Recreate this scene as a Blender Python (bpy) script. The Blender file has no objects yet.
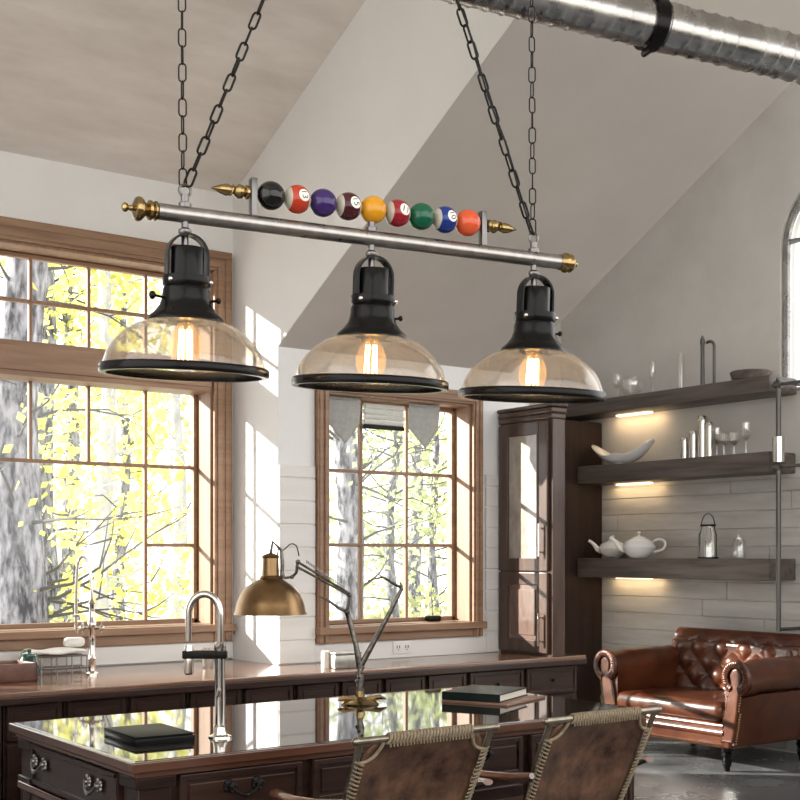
import bpy, bmesh, math, random
from mathutils import Vector, Matrix
random.seed(7)
PI = math.pi
C = bpy.context.scene.collection
EYE = 1.6
F = 1237.0
CA, SA = 0.8086, 0.5884          # camera: right = (CA,-SA), forward = (SA,CA)

# ------------------------------------------------------------------ view lines -> points on real planes
def onv(px, v):
    c = (px - 400) / F; z = v / (CA - SA * c); return (SA + CA * c) * z, z
def onu(px, u):
    c = (px - 400) / F; z = u / (SA + CA * c); return (CA - SA * c) * z, z
def onh(px, py, h):
    z = (EYE - h) * F / (py - 555.0); c = (px - 400) / F
    return (SA + CA * c) * z, (CA - SA * c) * z
def camw(x, z):                   # (right, forward) -> (u, v)
    return CA * x + SA * z, -SA * x + CA * z

# ------------------------------------------------------------------ materials
def new_mat(name):
    m = bpy.data.materials.new(name); m.use_nodes = True
    nt = m.node_tree; nt.nodes.clear()
    out = nt.nodes.new('ShaderNodeOutputMaterial')
    return m, nt, out
def link(nt, a, b): nt.links.new(a, b)

def mat(name, col, rough=0.5, metal=0.0, col2=None, nscale=(4, 4, 4), detail=4, bump=0.0, bscale=None,
        spec=0.5, coat=0.0, ior=1.5, sharp=(0.3, 0.7), rough2=None, sheen=0.0, trans=0.0):
    m, nt, out = new_mat(name)
    p = nt.nodes.new('ShaderNodeBsdfPrincipled')
    p.inputs['Base Color'].default_value = (*col, 1)
    p.inputs['Roughness'].default_value = rough
    p.inputs['Metallic'].default_value = metal
    p.inputs['Specular IOR Level'].default_value = spec
    p.inputs['IOR'].default_value = ior
    p.inputs['Coat Weight'].default_value = coat
    p.inputs['Coat Roughness'].default_value = 0.12
    p.inputs['Sheen Weight'].default_value = sheen
    link(nt, p.outputs[0], out.inputs[0])
    if col2 is not None or bump:
        tc = nt.nodes.new('ShaderNodeTexCoord')
        mp = nt.nodes.new('ShaderNodeMapping'); mp.inputs['Scale'].default_value = nscale
        link(nt, tc.outputs['Object'], mp.inputs[0])
        n = nt.nodes.new('ShaderNodeTexNoise'); n.inputs['Scale'].default_value = 1.0
        n.inputs['Detail'].default_value = detail; n.inputs['Roughness'].default_value = 0.6
        link(nt, mp.outputs[0], n.inputs['Vector'])
        if col2 is not None:
            r = nt.nodes.new('ShaderNodeValToRGB')
            r.color_ramp.elements[0].position = sharp[0]; r.color_ramp.elements[1].position = sharp[1]
            r.color_ramp.elements[0].color = (*col, 1); r.color_ramp.elements[1].color = (*col2, 1)
            link(nt, n.outputs['Fac'], r.inputs[0]); link(nt, r.outputs[0], p.inputs['Base Color'])
        if rough2 is not None:
            mr = nt.nodes.new('ShaderNodeMapRange')
            mr.inputs['To Min'].default_value = rough; mr.inputs['To Max'].default_value = rough2
            mr.inputs['From Min'].default_value = .3; mr.inputs['From Max'].default_value = .7
            link(nt, n.outputs['Fac'], mr.inputs[0]); link(nt, mr.outputs[0], p.inputs['Roughness'])
        if bump:
            b = nt.nodes.new('ShaderNodeBump'); b.inputs['Strength'].default_value = bump
            b.inputs['Distance'].default_value = 0.01
            src = n
            if bscale:
                mp2 = nt.nodes.new('ShaderNodeMapping'); mp2.inputs['Scale'].default_value = bscale
                link(nt, tc.outputs['Object'], mp2.inputs[0])
                src = nt.nodes.new('ShaderNodeTexNoise'); src.inputs['Scale'].default_value = 1.0
                src.inputs['Detail'].default_value = 3
                link(nt, mp2.outputs[0], src.inputs['Vector'])
            link(nt, src.outputs['Fac'], b.inputs['Height']); link(nt, b.outputs[0], p.inputs['Normal'])
    return m

def glass(name, tint, refl=1.0, ior=1.5, rough=0.02, alpha_col=None):
    m, nt, out = new_mat(name)
    t = nt.nodes.new('ShaderNodeBsdfTransparent'); t.inputs[0].default_value = (*tint, 1)
    g = nt.nodes.new('ShaderNodeBsdfGlossy'); g.inputs['Roughness'].default_value = rough
    g.inputs['Color'].default_value = (refl, refl, refl, 1)
    lw = nt.nodes.new('ShaderNodeLayerWeight'); lw.inputs[0].default_value = .5
    pw = nt.nodes.new('ShaderNodeMath'); pw.operation = 'POWER'; pw.inputs[1].default_value = 4.0
    ml = nt.nodes.new('ShaderNodeMath'); ml.operation = 'MULTIPLY_ADD'
    f0 = ((ior - 1) / (ior + 1)) ** 2; ml.inputs[1].default_value = .75 * (1 - f0); ml.inputs[2].default_value = f0
    link(nt, lw.outputs['Facing'], pw.inputs[0]); link(nt, pw.outputs[0], ml.inputs[0]); fr = ml
    mx = nt.nodes.new('ShaderNodeMixShader')
    link(nt, fr.outputs[0], mx.inputs[0]); link(nt, t.outputs[0], mx.inputs[1]); link(nt, g.outputs[0], mx.inputs[2])
    link(nt, mx.outputs[0], out.inputs[0])
    return m

def glow(name, col, strength):
    m, nt, out = new_mat(name)
    e = nt.nodes.new('ShaderNodeEmission'); e.inputs[0].default_value = (*col, 1); e.inputs[1].default_value = strength
    link(nt, e.outputs[0], out.inputs[0]); return m

def leafmat(name, c1, c2, tr=0.5):
    m, nt, out = new_mat(name)
    oi = nt.nodes.new('ShaderNodeTexCoord')
    n = nt.nodes.new('ShaderNodeTexNoise'); n.inputs['Scale'].default_value = 1.3; n.inputs['Detail'].default_value = 2
    link(nt, oi.outputs['Object'], n.inputs['Vector'])
    r = nt.nodes.new('ShaderNodeValToRGB'); r.color_ramp.elements[0].position = .35; r.color_ramp.elements[1].position = .65
    r.color_ramp.elements[0].color = (*c1, 1); r.color_ramp.elements[1].color = (*c2, 1)
    link(nt, n.outputs['Fac'], r.inputs[0])
    d = nt.nodes.new('ShaderNodeBsdfDiffuse'); t = nt.nodes.new('ShaderNodeBsdfTranslucent')
    link(nt, r.outputs[0], d.inputs[0]); link(nt, r.outputs[0], t.inputs[0])
    mx = nt.nodes.new('ShaderNodeMixShader'); mx.inputs[0].default_value = tr
    link(nt, d.outputs[0], mx.inputs[1]); link(nt, t.outputs[0], mx.inputs[2]); link(nt, mx.outputs[0], out.inputs[0])
    return m

def smoky(name, tint, milk, share):
    m = glass(name, tint, 1.0, 1.55, .02); nt = m.node_tree
    out = [n for n in nt.nodes if n.type == 'OUTPUT_MATERIAL'][0]; src = out.inputs[0].links[0].from_socket
    d = nt.nodes.new('ShaderNodeBsdfDiffuse'); t = nt.nodes.new('ShaderNodeBsdfTranslucent')
    for q in (d, t): q.inputs[0].default_value = (*milk, 1)
    m1 = nt.nodes.new('ShaderNodeMixShader'); m2 = nt.nodes.new('ShaderNodeMixShader'); m2.inputs[0].default_value = share
    link(nt, d.outputs[0], m1.inputs[1]); link(nt, t.outputs[0], m1.inputs[2])
    link(nt, src, m2.inputs[1]); link(nt, m1.outputs[0], m2.inputs[2]); link(nt, m2.outputs[0], out.inputs[0])
    return m

M = {}
M['white_wall'] = mat('white_plaster', (.76, .755, .75), .8, col2=(.82, .815, .81), nscale=(1.2, 1.2, 1.2), bump=.15, bscale=(30, 30, 30))
M['white_board'] = mat('white_painted_board', (.70, .68, .65), .55, col2=(.78, .765, .74), nscale=(1, 6, 8))
M['tan_ceiling'] = mat('limewashed_ceiling', (.62, .575, .53), .85, col2=(.78, .745, .70), nscale=(1.6, 5, 5), detail=6, bump=.1)
M['grey_slope'] = mat('greige_plaster', (.475, .44, .41), .85, col2=(.54, .505, .475), nscale=(1, 1, 1), bump=.1, bscale=(25, 25, 25))
M['grey_wall'] = mat('warm_grey_plaster', (.58, .55, .515), .8, col2=(.68, .65, .615), nscale=(1.3, 1.3, 1.3), bump=.1, bscale=(20, 20, 20))
M['grey_board'] = mat('weathered_grey_board', (.36, .34, .315), .7, col2=(.56, .53, .495), nscale=(3, 1.2, 9), detail=6, bump=.2)
M['floor'] = mat('polished_concrete', (.075, .078, .08), .15, col2=(.17, .174, .176), nscale=(1.5, 1.5, 1.5), detail=6, rough2=.34, spec=.5)
M['window_wood'] = mat('oak_window_wood', (.21, .115, .065), .45, col2=(.33, .20, .12), nscale=(2, 25, 25), detail=5, bump=.1)
M['window_wood_v'] = mat('oak_window_upright', (.21, .115, .065), .45, col2=(.33, .20, .12), nscale=(25, 25, 2), detail=5, bump=.1)
M['mahogany'] = mat('dark_mahogany', (.014, .007, .005), .30, col2=(.040, .019, .014), nscale=(3, 3, 24), detail=5, spec=.28, coat=.10)
M['mahogany_h'] = mat('dark_mahogany_rail', (.018, .009, .007), .28, col2=(.05, .024, .017), nscale=(2, 24, 24), detail=5, spec=.3, coat=.2)
M['hutch_wood'] = mat('aged_brown_wood', (.040, .022, .016), .3, col2=(.10, .058, .042), nscale=(14, 14, 1.6), detail=6, spec=.35, coat=.2)
M['panel_wood'] = mat('dark_brown_veneer', (.020, .011, .008), .5, col2=(.042, .023, .016), nscale=(14, 14, 1.2), detail=5, spec=.3)
M['worktop'] = mat('brown_wood_worktop', (.15, .075, .045), .16, col2=(.25, .14, .09), nscale=(1.4, 16, 16), detail=6, coat=.3)
M['island_top'] = mat('black_polished_stone', (.012, .010, .009), .035, col2=(.03, .024, .02), nscale=(5, 5, 5), ior=2.2, spec=.5)
M['edge_wood'] = mat('red_brown_edge_wood', (.07, .028, .016), .22, col2=(.13, .055, .032), nscale=(2, 22, 22), coat=.4)
M['shelf_wood'] = mat('weathered_shelf_wood', (.052, .039, .032), .45, col2=(.15, .12, .10), nscale=(22, 1.5, 22), detail=6, bump=.25)
M['steel'] = mat('brushed_steel', (.30, .285, .275), .26, 1.0, col2=(.40, .385, .37), nscale=(40, 6, 40), rough2=.34)
M['chrome'] = mat('polished_nickel', (.72, .68, .62), .12, 1.0)
M['galv'] = mat('galvanised_duct', (.34, .335, .33), .20, 1.0, col2=(.52, .51, .50), nscale=(7, 7, 7), detail=4, rough2=.34, bump=.2)
M['dark_steel'] = mat('dark_brushed_steel', (.17, .16, .155), .28, 1.0)
M['old_steel'] = mat('mottled_old_steel', (.05, .045, .04), .32, 1.0, col2=(.26, .235, .20), nscale=(40, 40, 40))
M['chair_metal'] = mat('worn_brassy_steel', (.20, .17, .125), .3, 1.0, col2=(.34, .30, .23), nscale=(30, 30, 30))
M['brass'] = mat('antique_brass', (.46, .33, .15), .20, 1.0, col2=(.20, .14, .06), nscale=(45, 45, 45))
M['bronze'] = mat('aged_bronze_shade', (.22, .135, .065), .27, 1.0, col2=(.31, .20, .10), nscale=(8, 8, 8), rough2=.36)
M['black_metal'] = mat('black_lacquered_metal', (.004, .0036, .0036), .24, 0.0, spec=.17)
M['dark_metal'] = mat('dark_iron', (.012, .010, .009), .42, .5, spec=.25)
M['pipe_metal'] = mat('worn_steel_pipe', (.14, .132, .125), .4, .85)
M['leather'] = mat('chestnut_leather', (.038, .0085, .003), .28, col2=(.11, .029, .0085), nscale=(5, 5, 5), detail=4, bump=.05, bscale=(26, 26, 26), spec=.5, coat=.3, rough2=.36)
M['chair_leather'] = mat('mottled_brown_leather', (.028, .012, .007), .36, col2=(.17, .088, .052), nscale=(11, 11, 11), detail=8, bump=.12, bscale=(60, 60, 60), rough2=.52, spec=.35, sharp=(.34,.68))
M['lace'] = mat('tan_leather_lace', (.18, .135, .08), .55, col2=(.34, .27, .18), nscale=(60, 60, 60))
M['arm_wood'] = mat('polished_arm_wood', (.10, .036, .016), .2, col2=(.18, .07, .035), nscale=(24, 3, 24), coat=.4)
M['porcelain'] = mat('white_porcelain', (.80, .79, .77), .14, spec=.6, coat=.4)
M['black_book'] = mat('black_leather_cover', (.005, .006, .0055), .5, bump=.1, nscale=(120, 120, 120), spec=.12)
M['green_book'] = mat('dark_green_cloth_cover', (.006, .012, .010), .5, bump=.1, nscale=(120, 120, 120), spec=.14)
M['paper'] = mat('cream_paper_edge', (.70, .66, .58), .8, col2=(.55, .51, .44), nscale=(3, 3, 260))
M['brown_board'] = mat('brown_pad', (.22, .12, .08), .4)
M['plastic_white'] = mat('white_plastic', (.78, .76, .72), .4)
M['hole'] = mat('dark_slot', (.02, .02, .02), .6)
M['cloth'] = mat('pale_canvas', (.62, .62, .58), .85, col2=(.70, .70, .66), nscale=(30, 30, 30))
M['pennant_cloth'] = mat('grey_canvas', (.34, .34, .32), .85, col2=(.42, .42, .40), nscale=(30, 30, 30))
M['linen'] = mat('white_linen', (.80, .78, .74), .9, bump=.2, nscale=(60, 60, 60))
M['basket'] = mat('dark_red_brown_wood', (.09, .035, .022), .4, col2=(.16, .07, .045), nscale=(20, 20, 20))
M['green_glaze'] = mat('dark_green_glaze', (.02, .06, .045), .2, coat=.4)
M['tin'] = mat('dull_tin', (.42, .40, .36), .35, .85, col2=(.28, .26, .23), nscale=(14, 14, 14))
M['wax'] = mat('white_wax', (.86, .83, .76), .45)
M['bristle'] = mat('pale_bristle', (.42, .38, .30), .8)
M['pane'] = glass('window_glass', (.97, .98, .98), .9, 1.35)
M['hutch_lit_glass'] = mat('mottled_sunlit_panel', (.26, .225, .195), .12, col2=(.46, .42, .375), nscale=(9, 9, 5), detail=6, coat=.3)  # upper hutch pane: pale tone stands in for sunlight on the door
M['hutch_lit_panel'] = mat('sunlit_brown_panel', (.10, .062, .048), .22, col2=(.20, .14, .115), nscale=(12, 12, 3), detail=6, coat=.3)  # lower hutch panel: colour lightened to show sun falling on it
M['amber'] = smoky('amber_glass_shade', (.92, .895, .865), (.45, .43, .405), .11)
def bulbmat():
    m_ = glass('amber_bulb_glass', (1.0, .90, .74), .9, 1.3, .02); nt = m_.node_tree
    out = [n for n in nt.nodes if n.type == 'OUTPUT_MATERIAL'][0]; src = out.inputs[0].links[0].from_socket
    e = nt.nodes.new('ShaderNodeEmission'); e.inputs[0].default_value = (1, .50, .16, 1); e.inputs[1].default_value = .16
    ad = nt.nodes.new('ShaderNodeAddShader'); link(nt, src, ad.inputs[0]); link(nt, e.outputs[0], ad.inputs[1]); link(nt, ad.outputs[0], out.inputs[0])
    return m_
M['bulb_glass'] = bulbmat()
M['clear'] = glass('clear_glassware', (.97, .97, .96), 1.0, 2.2, .03)
M['filament'] = glow('glowing_filament', (1.0, .66, .26), 30.0)
M['led'] = glow('warm_led_strip', (1.0, .72, .40), 1.6)
M['bark'] = mat('grey_bark', (.035, .035, .042), .9, col2=(.26, .26, .29), nscale=(16, 16, 5), detail=8, bump=.6, sharp=(.38,.62))
M['pale_bark'] = mat('pale_birch_bark', (.30, .30, .30), .9, col2=(.5, .5, .5), nscale=(6, 6, 3), bump=.3)
M['twig'] = mat('grey_twig', (.07, .065, .06), .9)
M['yellow_leaf'] = leafmat('yellow_autumn_leaves', (.50, .48, .105), (.66, .65, .24), .55)
M['green_leaf'] = leafmat('soft_green_leaves', (.32, .38, .18), (.50, .54, .32), .5)
M['bush_leaf'] = leafmat('olive_bush_leaves', (.35, .37, .20), (.60, .60, .34), .5)
M['ground'] = mat('pale_leaf_litter', (.50, .49, .45), .95, col2=(.75, .73, .66), nscale=(3, 3, 3), detail=8, bump=.3)

# ------------------------------------------------------------------ mesh builder
class MB:
    def __init__(s): s.v = []; s.f = []
    def add(s, verts, faces):
        o = len(s.v); s.v += [tuple(p) for p in verts]; s.f += [tuple(i + o for i in f) for f in faces]; return s
    def box(s, x0, x1, y0, y1, z0, z1):
        return s.add([(x0,y0,z0),(x1,y0,z0),(x1,y1,z0),(x0,y1,z0),(x0,y0,z1),(x1,y0,z1),(x1,y1,z1),(x0,y1,z1)],
                     [(3,2,1,0),(4,5,6,7),(0,1,5,4),(1,2,6,5),(2,3,7,6),(3,0,4,7)])
    def rbox(s, x0, x1, y0, y1, z0, z1, r=0.01, seg=2):
        bm = bmesh.new(); mb = MB().box(x0,x1,y0,y1,z0,z1)
        vs = [bm.verts.new(p) for p in mb.v]
        for f in mb.f: bm.faces.new([vs[i] for i in f])
        bmesh.ops.bevel(bm, geom=list(bm.edges), offset=r, segments=seg, affect='EDGES', profile=.5)
        bm.verts.index_update()
        s.add([v.co[:] for v in bm.verts], [[v.index for v in f.verts] for f in bm.faces]); bm.free(); return s
    def tube(s, pts, r, n=10, closed=False, caps=True):
        pts = [Vector(p) for p in pts]; N = len(pts)
        rs = r if isinstance(r, (list, tuple)) else [r] * N
        tang = []
        for i in range(N):
            a = pts[(i - 1) % N] if (closed or i > 0) else pts[i]
            b = pts[(i + 1) % N] if (closed or i < N - 1) else pts[i]
            t = (b - a); tang.append(t.normalized() if t.length > 1e-9 else Vector((0, 0, 1)))
        up = Vector((0, 0, 1)) if abs(tang[0].z) < .9 else Vector((1, 0, 0))
        nrm = (up - tang[0] * up.dot(tang[0])).normalized()
        o = len(s.v)
        for i in range(N):
            nrm = (nrm - tang[i] * nrm.dot(tang[i])).normalized(); bi = tang[i].cross(nrm)
            for k in range(n):
                a = 2 * PI * k / n
                s.v.append(tuple(pts[i] + (nrm * math.cos(a) + bi * math.sin(a)) * rs[i]))
        for i in range(N if closed else N - 1):
            j = (i + 1) % N
            for k in range(n):
                l = (k + 1) % n
                s.f.append((o + i*n + k, o + i*n + l, o + j*n + l, o + j*n + k))
        if caps and not closed:
            s.f.append(tuple(o + k for k in reversed(range(n)))); s.f.append(tuple(o + (N-1)*n + k for k in range(n)))
        return s
    def lathe(s, prof, n=24, c=(0,0,0), axis=(0,0,1), close=False):
        """prof: list of (r, h) along axis."""
        ax = Vector(axis).normalized()
        a = Vector((1,0,0)) if abs(ax.x) < .9 else Vector((0,1,0))
        e1 = (a - ax * a.dot(ax)).normalized(); e2 = ax.cross(e1)
        o = len(s.v); c = Vector(c); N = len(prof)
        for r, h in prof:
            for k in range(n):
                t = 2 * PI * k / n
                s.v.append(tuple(c + ax * h + (e1 * math.cos(t) + e2 * math.sin(t)) * max(r, 1e-5)))
        for i in range(N if close else N - 1):
            j = (i + 1) % N
            for k in range(n):
                l = (k + 1) % n
                s.f.append((o + i*n + k, o + i*n + l, o + j*n + l, o + j*n + k))
        if not close:
            if prof[0][0] > 1e-4: s.f.append(tuple(o + k for k in reversed(range(n))))
            if prof[-1][0] > 1e-4: s.f.append(tuple(o + (N-1)*n + k for k in range(n)))
        return s
    def sphere(s, c, r, n=16, sc=(1,1,1)):
        o = len(s.v); m = n // 2
        for i in range(m + 1):
            th = PI * i / m
            for k in range(n):
                a = 2 * PI * k / n
                s.v.append((c[0] + r*sc[0]*math.sin(th)*math.cos(a), c[1] + r*sc[1]*math.sin(th)*math.sin(a), c[2] + r*sc[2]*math.cos(th)))
        for i in range(m):
            for k in range(n):
                l = (k + 1) % n
                s.f.append((o + i*n + k, o + (i+1)*n + k, o + (i+1)*n + l, o + i*n + l))
        return s
    def prism(s, poly, axis, a0, a1):
        """poly in the other two axes order; axis 0/1/2 extruded a0..a1."""
        def P(p, a):
            q = list(p); q.insert(axis, a); return tuple(q)
        n = len(poly); o = len(s.v)
        s.v += [P(p, a0) for p in poly] + [P(p, a1) for p in poly]
        s.f.append(tuple(o + i for i in range(n))); s.f.append(tuple(o + n + i for i in reversed(range(n))))
        for i in range(n):
            j = (i + 1) % n; s.f.append((o + i, o + n + i, o + n + j, o + j))
        return s
    def grid(s, fn, nu, nv):
        o = len(s.v)
        for i in range(nu + 1):
            for j in range(nv + 1): s.v.append(tuple(fn(i / nu, j / nv)))
        for i in range(nu):
            for j in range(nv):
                a = o + i*(nv+1) + j; s.f.append((a, a + nv + 1, a + nv + 2, a + 1))
        return s
    def move(s, T):
        s.v = [tuple(T @ Vector(p)) for p in s.v]; return s
    def build(s, name, m, parent=None, smooth=40, bevel=0, seg=2, recalc=True, solid=0, merge=True):
        me = bpy.data.meshes.new(name); me.from_pydata(s.v, [], s.f); me.update()
        bm = bmesh.new(); bm.from_mesh(me)
        if merge: bmesh.ops.remove_doubles(bm, verts=bm.verts, dist=1e-6)
        if recalc: bmesh.ops.recalc_face_normals(bm, faces=bm.faces)
        bm.to_mesh(me); bm.free()
        if smooth:
            for p in me.polygons: p.use_smooth = True
            me.set_sharp_from_angle(angle=math.radians(smooth))
        ms = m if isinstance(m, list) else [m]
        for x in ms: me.materials.append(M[x] if isinstance(x, str) else x)
        o = bpy.data.objects.new(name, me); C.objects.link(o)
        if parent: o.parent = parent
        if solid:
            md = o.modifiers.new('thick', 'SOLIDIFY'); md.thickness = solid; md.offset = 0
        if bevel:
            md = o.modifiers.new('edge', 'BEVEL'); md.width = bevel; md.segments = seg; md.limit_method = 'ANGLE'
        return o

def sm(pts, k=5):
    P = [Vector(p) for p in pts]; out = []
    for i in range(len(P)-1):
        a, b, c, d = P[max(i-1,0)], P[i], P[i+1], P[min(i+2,len(P)-1)]
        for q in range(k):
            t = q/k; out.append(.5*((2*b) + (c-a)*t + (2*a-5*b+4*c-d)*t*t + (3*b-a-3*c+d)*t*t*t))
    return out + [P[-1]]
def thing(name, label, cat, loc=(0,0,0), rz=0, group=None):
    o = bpy.data.objects.new(name, None); C.objects.link(o); o.location = loc; o.rotation_euler = (0,0,rz)
    o.empty_display_size = .1
    return tag(o, label, cat, group)
def tag(o, label, cat, group=None):
    o['label'] = label; o['category'] = cat
    if group: o['group'] = group
    return o
def struct(o, label=None, cat=None):
    o['kind'] = 'structure'
    if label: o['label'] = label
    if cat: o['category'] = cat
    return o
def copy_tree(o, parent=None):
    c = o.copy(); C.objects.link(c)
    if parent: c.parent = parent
    for ch in list(o.children): copy_tree(ch, c)
    return c

def E(h): return EYE + h          # height above the eye line

# ================================================================== SETTING
A1, A2 = 7.21, 6.63               # bay wall and window wall, inner faces
RU = 3.89                         # return between them
UR = 5.95                         # end of the window wall
UB = 8.45                         # shelf wall
VC = 8.92                         # far end wall
UL = -1.6; VB = -1.5
CEIL = E(3.15); FCEIL = E(4.6)
k1, k2 = .47, .567
r1 = lambda v: E(2.36 + k1 * (A1 - v)); r2 = lambda v: E(1.296 + k2 * (A2 - v))
v1 = A1 - (3.15 - 2.36) / k1; v2 = A2 - (3.15 - 1.296) / k2

struct(MB().box(UL-.2, 11.5, VB, VC+.2, -.1, 0).build('floor', 'floor', smooth=0), 'grey polished concrete floor', 'floor')
struct(MB().add([(-60,-40,-.3),(70,-40,-.3),(70,90,-.3),(-60,90,-.3)], [(0,1,2,3)]).build('ground', 'ground', smooth=0), 'pale ground outside the windows', 'ground')

def wall_v(name, u0, u1, v0, v1_, z1, holes, m, label):
    """wall in a plane of constant v with rectangular holes (u0,u1,z0,z1) sorted by u"""
    b = MB(); x = u0
    for (a, c, z0, zz) in holes:
        b.box(x, a, v0, v1_, 0, z1); b.box(a, c, v0, v1_, 0, z0); b.box(a, c, v0, v1_, zz, z1); x = c
    b.box(x, u1, v0, v1_, 0, z1)
    return struct(b.build(name, m, smooth=0), label, 'wall')
def wall_u(name, u0, u1, v0, v1_, z1, holes, m, label):
    b = MB(); x = v0
    for (a, c, z0, zz) in holes:
        b.box(u0, u1, x, a, 0, z1); b.box(u0, u1, a, c, 0, z0); b.box(u0, u1, a, c, zz, z1); x = c
    b.box(u0, u1, x, v1_, 0, z1)
    return struct(b.build(name, m, smooth=0), label, 'wall')

W1 = (.75, 3.735, E(-.46), E(1.84))
W2 = (4.245, 5.425, E(-.47), E(1.04))
WT = .24
wall_v('wall_bay', UL, RU + .12, A1, A1 + WT, E(2.36), [W1], 'white_wall', 'white plaster bay wall around the large left window')
wall_v('wall_back', RU + .12, UR - .15, A2, A2 + WT, E(1.296), [(W2[0], W2[1], W2[2], W2[3])], 'white_wall', 'white plaster wall around the smaller middle window')
# return (cheek) between bay and back wall
ck = MB().prism([(A1+WT,0),(A1+WT,E(2.36)),(A1,E(2.36)),(v1,CEIL),(v2,CEIL),(A2,E(1.296)),(A2,0)], 0, RU, RU+.12)
struct(ck.build('wall_return', 'white_wall', smooth=0), 'sunlit white return wall beside the large window', 'wall')
wall_u('wall_left', UL-.2, UL, VB, A1+WT, FCEIL, [(-1.3, 3.3, 1.35, CEIL-.3)], 'white_wall', 'unseen white wall at the left side, its opening cut for fill light')  # out of view; opening put in to bring fill light
# slanting side wall of the sofa corner; hidden window added to let sun in
DP, DQ = Vector((UR+.02, A2+WT, 0)), Vector((7.78, VC+.1, 0)); DL = (DQ-DP).length
DT = Matrix.Translation(DP) @ Matrix.Rotation(math.atan2(DQ.y-DP.y, DQ.x-DP.x), 4, 'Z')
W4 = (.06, 1.74, .25, 1.60)
b = MB().box(0, W4[0], 0, .1, 0, FCEIL).box(W4[1], DL, 0, .1, 0, FCEIL).box(W4[0], W4[1], 0, .1, 0, W4[2]).box(W4[0], W4[1], 0, .1, W4[3], FCEIL)
struct(b.move(DT).build('wall_side', 'white_wall', smooth=0), 'slanting white wall behind the hutch', 'wall')
struct(MB().box(UR-.15, UR+.02, A2, A2+WT, 0, FCEIL).build('wall_pier', 'white_wall', smooth=0), 'white pier at the end of the window wall', 'wall')
wall_v('wall_far', 7.72, UB+.2, VC, VC+.2, FCEIL, [], 'grey_wall', 'grey plaster end wall behind the dark cabinet')
# shelf wall with the arched opening
av0, av1, aspr, asil = 5.15, 6.34, E(2.49), E(1.32)
AR = (av1 - av0) / 2; AC = (av0 + av1) / 2
b = MB(); b.box(UB, UB+.2, 3.6, av0, 0, FCEIL); b.box(UB, UB+.2, av1, VC+.2, 0, FCEIL); b.box(UB, UB+.2, av0, av1, 0, asil)
NA = 20
for i in range(NA):
    t0, t1 = PI*i/NA, PI*(i+1)/NA
    y0, y1 = AC + AR*math.cos(t0), AC + AR*math.cos(t1)
    z0, z1 = aspr + AR*math.sin(t0), aspr + AR*math.sin(t1)
    b.prism([(y0, z0), (y1, z1), (y1, FCEIL), (y0, FCEIL)], 0, UB, UB+.2)
b.box(UB, UB+.2, VB, 3.6, 0, 1.35)  # beyond the view: wall kept low here so fill light comes in
struct(b.build('wall_right', 'grey_wall', smooth=0), 'warm grey plaster wall behind the shelves', 'wall')
wall_v('wall_rear', UL-.2, UB+.2, VB-.2, VB, FCEIL, [(UL+.2, UB-.2, 1.45, CEIL-.15)], 'hutch_wood', 'unseen wall behind the camera, low dark part and window band shaped for light')  # low solid part cuts reflections on dark fronts, open band gives fill light
# ceilings
t = .12
b = MB().prism([(A1+WT, r1(A1+WT)), (v1, CEIL), (v1, CEIL+t), (A1+WT, r1(A1+WT)+t)], 0, UL-.2, RU)
struct(b.build('ceiling_bay', 'tan_ceiling', smooth=0), 'sloped limewashed ceiling over the large window', 'ceiling')
b = MB().prism([(A2+WT, r2(A2+WT)-.006), (v2, CEIL-.006), (v2, CEIL+t), (A2+WT, r2(A2+WT)+t)], 0, RU+.003, 5.80)
struct(b.build('ceiling_slope', 'grey_slope', smooth=0), 'grey sloped ceiling over the middle window', 'ceiling')
b = MB().box(UL-.2, RU, VB, v1, CEIL, CEIL+t).box(RU, 5.80, VB, v2, CEIL, CEIL+t)
struct(b.build('ceiling_flat', 'tan_ceiling', smooth=0), 'flat ceiling above the picture', 'ceiling')
struct(MB().box(5.68, 6.1, VB, VC+.2, FCEIL, FCEIL+t).box(8.2, UB+.2, VB, VC+.2, FCEIL, FCEIL+t).box(6.1, 8.2, VB, .3, FCEIL, FCEIL+t).box(6.1, 8.2, 5.4, VC+.2, FCEIL, FCEIL+t).build('ceiling_far', 'white_wall', smooth=0), 'high ceiling over the sofa', 'ceiling')
b = MB().prism([(A2, r2(A2)+t+.01), (A2, FCEIL), (VB, FCEIL), (VB, CEIL+t+.01), (v2, CEIL+t+.01)], 0, 5.70, 5.80)  # unseen filler over the slope, added to block leaking sky light
struct(b.build('wall_fascia', 'grey_slope', smooth=0), 'unseen upper wall above the sloped ceiling edge, added to block sky light', 'wall')

sk = MB()  # skylight out of view, added for more light on the shelf wall
for q in ((6.1,8.2,.3,.36),(6.1,8.2,5.34,5.4),(6.1,6.16,.3,5.4),(8.14,8.2,.3,5.4),(6.1,8.2,2.0,2.05),(6.1,8.2,3.7,3.75)): sk.box(*q, FCEIL+.02, FCEIL+.09)
sk = struct(sk.build('added_window_5', 'white_wall', smooth=0), 'unseen skylight added in the high ceiling to brighten the far walls', 'window')
MB().box(6.12, 8.18, .32, 5.38, FCEIL+.05, FCEIL+.055).build('glass_pane', 'pane', sk, smooth=0)
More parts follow.
